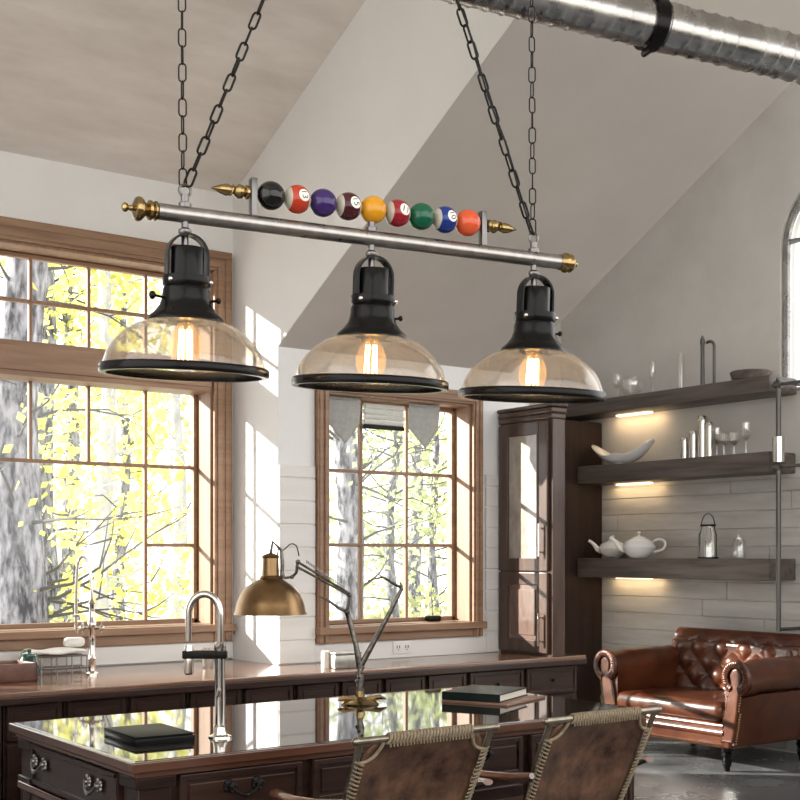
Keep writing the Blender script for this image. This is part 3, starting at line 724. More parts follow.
MB().lathe([(.046,.158),(.050,.166),(.046,.172),(.040,.176),(.037,.255),(.042,.260),(.036,.268),(.012,.278)], 24, (cx,0,cz)).build('neck', 'bronze', r)
b = MB().tube([(cx+.05,.0,cz+.155),(cx+.055,0,cz+.22),(cx+.05,0,cz+.29),(cx+.01,0,cz+.33),(cx,0,cz+.27)], .008, 8).tube([(cx+.055,0,cz+.19), LP(284,578)], .007, 8)
b.build('yoke', 'old_steel', r)
MB().sphere((cx,0,cz+.05), .03, 14).lathe([(.016,.07),(.016,.12)], 12, (cx,0,cz)).build('bulb', 'wax', r)
ld = bpy.data.lights.new('lamp_bulb', 'POINT'); ld.energy = .5; ld.color = (1,.75,.45); ld.shadow_soft_size = .03
lo = bpy.data.objects.new('lamp_bulb', ld); C.objects.link(lo); lo.parent = r; lo.location = (cx, 0, cz+.012)

# ================================================================== BAR CHAIRS
def chair():
    r = thing('bar_chair', '', 'chair', (0,0,0), 0, 'leather bar chairs at the island')
    hw = .265
    top = Vector((0, 0, 1.02)); kz = .47     # back reclines towards the camera
    def bk(x, z): return Vector((x, (1.02 - z) * kz, z))
    for s in (-1, 1):
        MB().tube([bk(s*hw, 1.02), bk(s*hw, .86), bk(s*.25, .62), (s*.26, .19, .3), (s*.28, .13, 0)], .011, 10).build('leg', 'chair_metal', r)
        MB().tube([(s*.25, .50, .62), (s*.26, .52, .3), (s*.28, .53, 0)], .013, 10).build('leg', 'dark_metal', r)
        b = MB()
        pts = [(s*.30, .06, .835), (s*.33, .15, .815), (s*.345, .27, .80), (s*.335, .40, .80), (s*.31, .45, .795)]
        b.tube(pts, [.018,.022,.025,.027,.016], 12)
        b.v = [(x, y, .805 + (z-.805)*.6) for (x,y,z) in b.v]
        b.build('armrest', 'arm_wood', r)
        MB().tube([(s*.335, .38, .79), (s*.27, .45, .63)], .010, 8).tube([(s*.30,.07,.82), bk(s*hw,.80)], .009, 8).build('arm_support', 'dark_metal', r)
    MB().tube([bk(-hw-.02,1.02), bk(hw+.02,1.02)], .012, 12).sphere(bk(-hw-.02,1.02), .014, 10).sphere(bk(hw+.02,1.02), .014, 10).build('top_rail', 'chair_metal', r)
    MB().tube([(-.27,.52,.24),(.27,.52,.24)], .010, 8).tube([(-.265,.18,.24),(.265,.18,.24)], .010, 8).tube([(-.266,.18,.26),(-.266,.52,.26)], .010, 8).tube([(.266,.18,.26),(.266,.52,.26)], .010, 8).build('stretcher', 'dark_metal', r)
    MB().rbox(-.25, .25, .19, .52, .60, .645, .018, 3).build('seat', 'chair_leather', r)
    # sling leather with cut corners and a belly
    def sling(i, j):
        z = 1.005 - .355*j
        cut = max(0, (.07 - (1.02 - z)) / .07)
        w = (hw - .022) - .075 * (1 - math.sqrt(max(0, 1-cut*cut))) * 1.0
        x = (i*2-1) * w
        return bk(x, z) + Vector((0, .035*(1-(i*2-1)**2)*math.sin(PI*min(1,j+.15)), 0))
    MB().grid(sling, 24, 16).build('backrest', 'chair_leather', r, solid=.006)
    # lacing around the rail
    b = MB(); n = 26
    for i in range(n):
        x = -.165 + .33*i/(n-1)
        c = bk(x, 1.02)
        b.tube([c + Vector((.006*math.sin(a)+.003, -.0005+.0152*math.cos(a), .0152*math.sin(a))) for a in [2*PI*q/12 for q in range(12)]], .0052, 6, closed=True)
        b.tube([c + Vector((.003,-.012,-.012)), c + Vector((.006,-.010,-.026))], .0035, 5)
    b.build('rail_lacing', 'lace', r)
    for s in (-1, 1):
        b = MB(); 
        for i in range(22):
            z = .945 - .29*i/21; p = bk(s*(hw if z > .86 else hw-(.86-z)*.06), z)
            b.tube([p + Vector((s*.008, -.012, .008)), p + Vector((-s*.012, -.016, -.004)), p + Vector((-s*.026, -.010, -.007))], .0036, 5)
        b.build('side_lacing', 'lace', r)
        # curved corner strap
        b = MB(); c0 = bk(s*(hw-.085), 1.01); c1 = bk(s*(hw-.004), .945)
        b.tube([c0.lerp(c1, q/8) + (bk(0,0)-bk(0,1)).normalized()*.018*math.sin(PI*q/8) + Vector((-s*.012*math.sin(PI*q/8),-.008,0)) for q in range(9)], .006, 8)
        b.build('corner_strap', 'lace', r)
    return r
ch = chair(); ch.location = (2.434, 3.185, 0); ch['label'] = 'brown leather bar chair with laced back, left of the pair at the island'
c2 = copy_tree(ch); c2.location = (3.235, 3.185, 0); c2['label'] = 'brown leather bar chair with laced back, nearer the sofa'

# ================================================================== THINGS ON THE WORKTOP
# bridge tap under the large window
u, v = onh(92, 675, CT)
r = thing('sink_tap', 'slender nickel tap with thin gooseneck under the large window', 'tap', (u, v, CT), math.atan2(-SA, CA))
zS = SA*u + CA*v; sS = zS/F
def TP(px, py, y=0): return ((px-92)*sS, y, (675-py)*sS)
MB().lathe([(.04,0),(.04,.012),(.022,.02),(.019,.08),(.026,.09),(.019,.10),(.017,.26),(.024,.27),(.024,.30),(.016,.31),(.015,.40),(.02,.41),(.008,.43)], 18).build('column', 'chrome', r)
b = MB().tube([TP(92,628), TP(84,628,.0), TP(100,628,0)], .009, 8)
for s in (-1,1):
    b.sphere((s*.055,0,TP(0,628)[2]), .017, 10)
    for a in (0, PI/2): b.tube([(s*.055, .03*math.cos(a), TP(0,628)[2]+.03*math.sin(a)), (s*.055, -.03*math.cos(a), TP(0,628)[2]-.03*math.sin(a))], .007, 6)
b.build('cross_handles', 'chrome', r)
MB().tube(sm([TP(92,612), TP(91.5,585), TP(89,566), TP(84,557), TP(79,560), TP(77,572), TP(76,600), TP(76,634)]), .0085, 10).lathe([(.01,0),(.028,.004),(.028,.012),(.01,.016)], 16, TP(76,617)).build('spout', 'chrome', r)
# crockery at the far left
u, v = onh(4, 682, CT)
b = MB(); b.rbox(-.17, .17, -.12, .12, 0, .012, .004); 
for (x0,x1,y0,y1) in ((-.17,.17,-.12,-.105),(-.17,.17,.105,.12),(-.17,-.155,-.12,.12),(.155,.17,-.12,.12)): b.rbox(x0,x1,y0,y1,0,.10,.004)
cr = tag(b.build('wooden_crate', 'basket', smooth=30), 'low dark red-brown wooden crate at the left end of the worktop', 'crate'); cr.location = (u-.02, v+.04, CT); cr.rotation_euler.z = .1
for i in range(3):
    p = tag(MB().lathe([(.05,0),(.06,.006),(.10,.018),(.098,.022),(.05,.012),(.001,.010)], 28).build('plate', 'porcelain'),
            'white plate in the wooden crate, %s of three' % ('bottom', 'middle', 'top')[i], 'plate', 'plates stacked in the wooden crate')
    p.location = (u-.02, v+.04, CT+.012+.017*i + .0)
u, v = onh(29, 677, CT)
r = thing('green_jar', 'dark green glazed jar beside the wooden crate on the worktop', 'jar', (u, v, CT))
MB().lathe([(.045,0),(.058,.02),(.06,.08),(.045,.11),(.04,.12)], 24).build('body', 'green_glaze', r)
MB().lathe([(.046,.118),(.044,.132),(.012,.14),(.014,.155),(.001,.16)], 20).build('lid', 'green_glaze', r)
u, v = onh(58, 672, CT)
dr = MB()
for i in range(2): dr.tube([(-.18,.05-.1*i,.02),(.18,.05-.1*i,.02)], .007, 8).tube([(-.18,.05-.1*i,.09),(.18,.05-.1*i,.09)], .006, 8)
for x in (-.18,-.09,0,.09,.18): dr.tube([(x,.05,.0),(x,.05,.09)], .005, 6).tube([(x,-.05,0),(x,-.05,.09)], .005, 6).tube([(x,-.05,.02),(x,.05,.02)], .005, 6)
dr = tag(dr.build('dish_rack', 'steel'), 'low wire dish rack beneath the large window', 'rack'); dr.location = (u, v+.06, CT); dr.rotation_euler.z = -.05
cl = MB().grid(lambda i, j: (-.17+.34*i, (-.075+.15*j), .111+.016*math.sin(PI*j)+.006*math.sin(9*i+4*j)), 24, 12)
cl = tag(cl.build('tea_towel', 'linen', solid=.012), 'white folded tea towel lying over the wire dish rack', 'towel'); cl.location = (u, v+.06, CT); cl.rotation_euler.z = -.05
ro = MB().lathe([(.001,-.06),(.022,-.058),(.03,-.04),(.03,.04),(.022,.058),(.001,.06)], 18, (0,0,0), (1,0,0))
ro = tag(ro.build('rolled_cloth', 'linen'), 'small rolled white cloth on top of the folded tea towel', 'cloth'); ro.location = (u+.12, v+.06, CT+.165)
# washing-up brush behind the island tap
u, v = onh(208, 668, CT)
r = thing('brush_pot', 'small tin pot with brush on the worktop behind the island tap', 'pot', (u, v, CT))
MB().lathe([(.03,0),(.036,.07),(.033,.07),(.028,.005),(.001,.005)], 18).build('pot', 'tin', r)
b = MB()
for i in range(40):
    a = i*2.4; q = .022*math.sqrt(i/40); b.tube([(q*math.cos(a), q*math.sin(a), .01), (1.9*q*math.cos(a), 1.9*q*math.sin(a), .115+.01*math.sin(i))], .002, 4)
b.build('bristles', 'bristle', r)
# tin with candle
u, v = onh(343, 668, CT)
r = thing('tin_box', 'small dull tin box on the worktop below the middle window', 'box', (u, v, CT), -.05)
MB().rbox(-.085, .10, -.05, .05, 0, .082, .006).build('body', 'tin', r)
MB().rbox(-.088, .103, -.053, .053, .082, .10, .006).build('lid', 'tin', r)
u, v = onh(330, 668, CT)
r = thing('pillar_candle', 'short white pillar candle at the left of the tin box', 'candle', (u-.03, v+.0, CT))
MB().lathe([(.026,0),(.028,.004),(.028,.10),(.022,.105),(.001,.101)], 20).build('wax', 'wax', r)
MB().tube([(0,0,.10),(.002,0,.115)], .0015, 6).build('wick', 'hole', r)
# wall outlet
u, z = onv(402, A2-.02); zz = E(-(647-555)*z/F)
r = thing('wall_outlet', 'white double socket plate on the boarding under the middle window', 'socket', (u, A2-.019, zz))
MB().rbox(-.075, .075, -.008, 0, -.042, .042, .003).build('plate', 'plastic_white', r)
b = MB()
for x in (-.035, .035):
    for s in (-.010, .010): b.box(x+s-.003, x+s+.003, -.0095, -.0075, -.008, .012)
    b.tube([(x,-.0095,-.018),(x,-.0075,-.018)], .004, 8)
b.build('slots', 'hole', r)
# window latch block on the middle window sill
u, z = onv(432, 6.72)
o = tag(MB().rbox(-.06, .06, -.025, .025, 0, .04, .014, 3).build('sill_stone', 'dark_metal'), 'small dark rounded block on the sill inside the middle window', 'block')
o.location = (u, 6.71, W2[2]+.016)
# two pale canvas pennants in the window head
for px, lab in ((344, 'left'), (424, 'right')):
    u, z = onv(px, 6.70)
    w, hh, pt = .125, .19, .105
    def pen(i, j, w=w, hh=hh, pt=pt):
        x = (i*2-1)*w; L = hh + pt*max(0, 1-abs(i*2-1)*1.05) - .03*(abs(i*2-1))
        return (x, .012*math.sin(5*i+2*j), -L*j)
    o = tag(MB().grid(pen, 20, 10).tube([(-w,0,0),(w,0,0)], .008, 8).build('pennant', 'pennant_cloth', solid=.004), 'pale canvas pointed pennant hanging in the %s top of the middle window' % lab, 'pennant', 'canvas pennants in the middle window')
    o.location = (u, 6.70, W2[3]-.025)

u, z = onv(385, 6.72)
bl = thing('window_blind', 'short pale raised blind with dark bottom bar between the two pennants', 'blind', (u, 6.735, W2[3]-.19))
b = MB()
for i in range(4): b.tube([(-.16, .006*(-1)**i, .03+.035*i), (.16, .006*(-1)**i, .03+.035*i)], .018, 8)
b.build('folds', 'cloth', bl)
MB().rbox(-.165, .165, -.012, .012, -.015, .012, .004).build('bottom_bar', 'dark_metal', bl)

# ================================================================== SOFA
r = thing('leather_sofa', 'tufted chestnut leather roll arm sofa in front of the shelves', 'sofa', (7.27, 6.52, 0))
HWD = .70; DEP = 1.06
def arm(s):
    b = MB(); yc = s*.66; rz_ = .705; R = .125
    prof = []                                       # outline in (y,z): inner foot, up inside, round the roll, down outside
    prof.append((s*.545, .20)); prof.append((s*.545, .60))
    for i in range(17):
        a = PI + .15 - (1.55*PI)*i/16
        prof.append((yc + s*R*math.cos(a), rz_ + R*math.sin(a)))
    prof.append((s*.70, .57)); prof.append((s*.655, .40)); prof.append((s*.625, .20))
    n = len(prof); rings = 14
    for k in range(rings+1):
        x = .05 + (DEP-.12)*k/rings
        f = 1 - .05*math.exp(-(k/rings*7)**2)
        pin = .0 if k in (0, rings) else .004*math.sin(k*2.4)
        for (y, z) in prof: b.v.append((x, y*1.0, .2+(z-.2)*f+pin))
    for k in range(rings):
        for q in range(n):
            l = (q+1) % n; b.f.append((k*n+q, k*n+l, (k+1)*n+l, (k+1)*n+q))
    b.f.append(tuple(range(n))); b.f.append(tuple(rings*n+q for q in reversed(range(n))))
    a = b.build('arm', 'leather', r, smooth=50)
    # front scroll: panel, pleated ring, studs
    f = MB()
    pts = []
    for i in range(22):
        t_ = -.35*PI + 1.75*PI*i/21
        pts.append((.035, yc - s*(R-.018)*math.cos(t_), rz_ - .004 + (R-.018)*math.sin(t_)))
    f.tube(pts, .026, 10)
    for i in range(30):
        t_ = -.35*PI + 1.75*PI*i/29
        p = Vector((.016, yc - s*(R-.012)*math.cos(t_), rz_ + (R-.012)*math.sin(t_)))
        q = Vector((.020, yc - s*(R-.052)*math.cos(t_), rz_ + (R-.052)*math.sin(t_)))
        f.tube([p, (p+q)/2 + Vector((-.014,0,0)), q], .008, 6)
    f.build('scroll', 'leather', a, smooth=60)
    pan = [(yc-s*.045, .66), (yc-s*.055, .72), (yc-s*.03, .765), (yc+s*.01, .775), (yc+s*.045, .74), (yc+s*.05, .69), (yc+s*.045, .62), (yc+s*.025, .50), (yc+s*.0, .36), (yc-s*.025, .22), (yc-s*.135, .22), (yc-s*.115, .40), (yc-s*.075, .56)]
    MB().prism(pan, 0, .018, .06).build('front_panel', 'leather', a, smooth=0, bevel=.016, seg=4)
    st = MB()
    edge = [(yc+s*(.005+.0035*i), .22+.02*i) for i in range(20)] + [(yc-s*.128+ s*.0022*i, .22+.02*i) for i in range(18)]
    for (y, z) in edge: st.sphere((.022, y + (-s*.02 if z > .45 else 0)*(1 if (y-yc)*s > 0 else -1), z), .0075, 8)
    st.build('studs', 'brass', a)
for s in (-1, 1): arm(s)
# tufted back: a rolled slab, diamonds pulled in by buttons
def backpt(i, j):
    y = -.64 + 1.28*i
    # profile: straight lean then roll over the top
    L = .62; s_ = j*(L + .42)
    if s_ < L: x0, z0, nx, nz = .74 + .10*(s_/L), .40 + .50*(s_/L)*1.0, -.98, .2
    else:
        a = (s_-L)/.42 * 1.35*PI
        x0 = .84 + .08 - .08*math.cos(a) ; z0 = .90 + .085*math.sin(a); nx, nz = -math.cos(a), math.sin(a)
    zz = s_
    p, q = y/.235 + zz/.27, y/.235 - zz/.27
    d = abs(math.sin(PI*p)*math.sin(PI*q))
    bul = .056*(d**.5)
    if s_ > L - .04: bul *= max(0, 1-(s_-L+.04)/.10)
    edge = 1 - abs(2*i-1)**8
    return (x0 + nx*bul*edge, y, z0 + nz*bul*edge)
bk = MB().grid(backpt, 96, 84).build('backrest', 'leather', r, smooth=60)
b = MB()
for ii in range(-5, 6):
    for jj in range(0, 7):
        if (ii + jj) % 2: continue
        y = ii*.235/2*1.0; s_ = jj*.27/2*1.0
        y = ii*.1175*1.0*2/1; s_ = jj*.135*2/1*.5*2/2
        i_ = (y+.64)/1.28; j_ = s_/(.62+.42)
        if not (0.03 < i_ < .97 and .1 < j_ < .72): continue
        pp, qq = y/.235 + s_/.27, y/.235 - s_/.27
        if abs(pp-round(pp)) > .01 or abs(qq-round(qq)) > .01: continue
        p = backpt(i_, j_); b.sphere((p[0]-.006, p[1], p[2]), .013, 8)
if b.v: b.build('buttons', 'leather', bk)
MB().box(.80, DEP-.02, -.66, .66, .20, .90).build('back_frame', 'leather', r, smooth=40, bevel=.04, seg=4)
# seat cushion
def cush(b, x0, x1, y0, y1, z0, z1, rad):
    b.rbox(x0, x1, y0, y1, z0, z1, rad, 6)
b = MB(); cush(b, .0, .80, -.54, .54, .355, .505, .06)
b.v = [(x, y, z + (.018*(1-(y/.545)**2)*(1-((x-.4)/.42)**2) + .004*math.sin(9*y+6*x) if z > .44 else 0)) for (x,y,z) in b.v]
b.build('seat_cushion', 'leather', r, smooth=60)
b = MB().rbox(.03, .9, -.60, .60, .17, .355, .02, 3)
for z, rr in ((.335, .026), (.285, .030)): b.tube([(.035, -.55, z), (.035, .55, z)], rr, 12)
b.build('front_rail', 'leather', r, smooth=60)
b = MB()
for i in range(46): b.sphere((.028, -.53+1.06*i/45, .192), .007, 8)
b.build('studs', 'brass', r)
for (x, y) in ((.07,-.545),(.07,.545),(DEP-.10,-.545),(DEP-.10,.545)):
    MB().lathe([(.018,.0),(.022,.012),(.022,.03),(.030,.04),(.036,.07),(.030,.10),(.038,.115),(.040,.13),(.03,.14),(.045,.155),(.045,.175)], 16, (x,y,0)).build('leg', 'black_metal', r)

# ================================================================== DUCT
dA, dB = (470, -19), (800, 60)
def at(px, py, z): 
    u, v = camw((px-400)/F*z, z); return Vector((u, v, EYE + (555-py)/F*z))
p0, p1 = at(384, -40, 4.65), at(860, 74, 5.45)
ax = (p1-p0).normalized(); p0 = p0 - ax*.5; p1 = p1 + ax*1.1; Ld = (p1-p0).length; Rd = .093
r = thing('ventilation_duct', 'round galvanised spiral duct slung below the sloped ceiling', 'duct', p0)
prof = [(.001, 0)]
nL = int(Ld/.012)
for i in range(nL+1):
    s_ = Ld*i/nL; rr = Rd + (.005 if (i % 6) == 0 else 0); prof.append((rr, s_))
prof.append((.001, Ld))
MB().lathe(prof, 40, (0,0,0), ax).build('tube', 'galv', r, smooth=60)
def along(px):   # parameter on axis for a picture column
    best = min(range(400), key=lambda k: abs(((p0+ax*Ld*k/400).x*CA-(p0+ax*Ld*k/400).y*SA)/((p0+ax*Ld*k/400).x*SA+(p0+ax*Ld*k/400).y*CA)*F+400-px))
    return Ld*best/400
for px, w, rr in ((668, .035, .006), (741, .018, .005)):
    s_ = along(px); MB().lathe([(Rd, s_-w), (Rd+rr, s_-w), (Rd+rr, s_+w), (Rd, s_+w)], 40, (0,0,0), ax).build('joint_ring', 'galv', r, smooth=40)
s_ = along(651)
b = MB().lathe([(Rd, s_-.028), (Rd+.014, s_-.028), (Rd+.014, s_+.028), (Rd, s_+.028)], 40, (0,0,0), ax)
pc = ax*s_; hz = CEIL - (p0+pc).z
b.tube([pc + Vector((0,0,Rd)), pc + Vector((0,0,hz))], .012, 10)
side = Vector((0,0,1)).cross(ax).normalized()
b.tube([pc + Vector((0,0,-Rd-.008)) , pc + Vector((0,0,-Rd-.008)) + side*(.06)], .014, 8)
b.build('hanger_clamp', 'black_metal', r)
s0 = .25; b = MB().tube([ax*s0 + Vector((0,0,Rd)), ax*s0 + Vector((0,0,CEIL-(p0+ax*s0).z))], .010, 8).lathe([(Rd, s0-.02), (Rd+.01, s0-.02), (Rd+.01, s0+.02), (Rd, s0+.02)], 32, (0,0,0), ax)
b.build('hanger_clamp', 'black_metal', r)

# ================================================================== PENDANT BILLIARD LIGHT
z1_, z3_ = 2.21, 2.54; xL1, xL3 = (185-400)*z1_/F, (533.5-400)*z3_/F
L1 = Vector((*camw(xL1, z1_), 0)); L3 = Vector((*camw(xL3, z3_), 0))
BZ = E(.608)
ang = math.atan2((L3-L1).y, (L3-L1).x); LEN = (L3-L1).length
root = thing('pendant_light', 'three shade pendant light with billiard balls above a steel bar', 'pendant light', (L1.x, L1.y, BZ), ang)
# local: x along the bar from the first lamp, y away, z up
MB().tube([(-.050,0,0),(LEN+.062,0,0)], .0148, 28).lathe([(.0151,-.002),(.0151,.002)], 28, (LEN*.56,0,0), (1,0,0)).build('bar', 'steel', root)
def finial(x, sgn):
    b = MB().lathe([(.016,0),(.021,.004),(.021,.009),(.017,.013),(.021,.018),(.0215,.026),(.016,.031),(.013,.034),(.019,.040),(.025,.048),(.0265,.056),(.024,.064),(.014,.070),(.007,.074),(.005,.084),(.009,.088),(.0105,.094),(.008,.100),(.001,.104)], 24, (x,0,0), (sgn,0,0))
    b.v = [(x+(p[0]-x)*.62, p[1]*.82, p[2]*.82) for p in b.v]
    b.build('finial', 'brass', root)
finial(-.050, -1)
b = MB().lathe([(.016,0),(.0165,.008),(.020,.012),(.0205,.018),(.016,.023),(.019,.028),(.014,.034),(.006,.038),(.007,.043),(.001,.048)], 24, (LEN+.062,0,0), (1,0,0)); b.build('finial', 'brass', root)
# ball rack
BX0, BX1, BH = .155, .607, .055
RB = .0262
nB = 9
def bx(i): return .163 + .0522*i
for x in (.163-.0345, .163+.0522*8+.0345):
    MB().rbox(x-.006, x+.006, -.009, .009, .012, .082, .0015).build('post', 'dark_steel', root)
def ballfin(x, sgn):
    b = MB().lathe([(.006,0),(.012,.004),(.013,.010),(.008,.014),(.012,.018),(.0135,.026),(.009,.034),(.006,.038),(.009,.044),(.011,.054),(.0085,.066),(.005,.076),(.001,.088)], 18, (x,0,BH), (sgn,0,0))
    b.tube([(x+sgn*(.036+.04*i/60), .0105*(1-i/75)*math.cos(i*.35), BH+.0105*(1-i/75)*math.sin(i*.35)) for i in range(61)], .0022, 5)
    b.v = [(x+(p[0]-x)*.84, p[1], p[2]) for p in b.v]
    b.build('finial', 'brass', root)
ballfin(.163-.0405, -1); ballfin(.163+.0522*8+.0405, 1)
MB().tube([(.163-.034,0,BH),(.163+.0522*8+.034,0,BH)], .003, 8).build('rod', 'steel', root)
cols = {'black': (.006,.006,.006), 'orange_red': (.50,.045,.018), 'purple': (.045,.018,.13), 'maroon': (.065,.010,.016), 'yellow': (.74,.33,.012),
        'red': (.30,.012,.022), 'green': (.004,.105,.050), 'blue': (.010,.035,.22), 'orange': (.72,.105,.035)}
for k, c in cols.items(): M['ball_'+k] = mat('glossy_%s_ball' % k, tuple(.8*q for q in c), .10, spec=.45)
M['ball_cream'] = mat('cream_ball', (.42,.385,.31), .12, spec=.4)
M['disc_white'] = mat('white_number_disc', (.80,.78,.72), .35, spec=.3)
M['ink'] = mat('black_numeral', (.01,.01,.01), .2)
def text_mesh(txt):
    cu = bpy.data.curves.new('num', 'FONT'); cu.body = txt; cu.align_x = 'CENTER'; cu.align_y = 'CENTER'; cu.size = 1.0; cu.resolution_u = 3
    o = bpy.data.objects.new('num', cu); C.objects.link(o); bpy.context.view_layer.update()
    me = bpy.data.meshes.new_from_object(o.evaluated_get(bpy.context.evaluated_depsgraph_get()))
    bm = bmesh.new(); bm.from_mesh(me); bmesh.ops.triangulate(bm, faces=bm.faces)
    for _ in range(3): bmesh.ops.subdivide_edges(bm, edges=[e for e in bm.edges if e.calc_length() > .12], cuts=1); bmesh.ops.triangulate(bm, faces=[f for f in bm.faces if len(f.verts) > 3])
    bm.to_mesh(me); bm.free()
    vs = [v.co.copy() for v in me.vertices]; fs = [tuple(p.vertices) for p in me.polygons]
    bpy.data.objects.remove(o); bpy.data.curves.remove(cu); bpy.data.meshes.remove(me)
    cx = (max(v.x for v in vs)+min(v.x for v in vs))/2; cy = (max(v.y for v in vs)+min(v.y for v in vs))/2
    return [Vector((v.x-cx, v.y-cy, 0)) for v in vs], fs
balls = [('black',0,''),('orange_red',1,'13'),('purple',0,''),('maroon',1,'15'),('yellow',0,''),('red',1,'11'),('green',0,''),('blue',1,'10'),('orange',0,'')]
for i, (cn, striped, num) in enumerate(balls):
    c = Vector((bx(i), 0, BH)); b = MB()
    n, m = 40, 28
    for q in range(m+1):
        th = PI*q/m
        for k in range(n):
            a = 2*PI*k/n; b.v.append((c.x - RB*math.cos(th), c.y + RB*math.sin(th)*math.cos(a), c.z + RB*math.sin(th)*math.sin(a)))
    for q in range(m):
        for k in range(n):
            l = (k+1) % n; b.f.append((q*n+k, q*n+l, (q+1)*n+l, (q+1)*n+k))
    if striped:
        o = b.build('billiard_ball', ['ball_'+cn, 'ball_cream'], root, smooth=0)
        for p in o.data.polygons:
            p.use_smooth = True
            if abs(p.center.x - c.x) > .66*RB: p.material_index = 1
        o['label'] = '%s striped billiard ball with number %s' % (cn.replace('_', ' '), num)
        nd = Vector((.22, -.96, .12)).normalized(); t1 = Vector((1,0,0)); t1 = (t1 - nd*t1.dot(nd)).normalized(); t2 = nd.cross(t1) * -1
        if t2.z < 0: t2 = -t2
        d = MB(); rr = .0128
        def P(a, b_, k): return c + (nd*RB + t1*a + t2*b_).normalized()*RB*k
        d.v.append(tuple(P(0,0,1.012)))
        for ring in (1,2,3,4):
            for k in range(24):
                a = 2*PI*k/24; d.v.append(tuple(P(rr*ring/4*math.cos(a), rr*ring/4*math.sin(a), 1.012 if ring < 4 else 1.002)))
        for k in range(24): d.f.append((0, 1+k, 1+(k+1)%24))
        for ring in range(3):
            for k in range(24):
                l = (k+1)%24; d.f.append((1+ring*24+k, 1+(ring+1)*24+k, 1+(ring+1)*24+l, 1+ring*24+l))
        disc = d.build('number_disc', 'disc_white', o, smooth=60)
        vs, fs = text_mesh(num); s_ = .0185; ra = math.radians({'13': -80, '15': -75, '11': -15, '10': -70}[num])
        tm = MB(); ca, sa = math.cos(ra), math.sin(ra)
        tm.add([P((v.x*ca - v.y*sa)*s_, (v.x*sa + v.y*ca)*s_, 1.022) for v in vs], fs)
        tm.build('numeral', 'ink', disc if False else o, smooth=0, recalc=False)
    else:
        o = b.build('billiard_ball', 'ball_'+cn, root, smooth=60)
        o['label'] = 'solid %s billiard ball' % cn
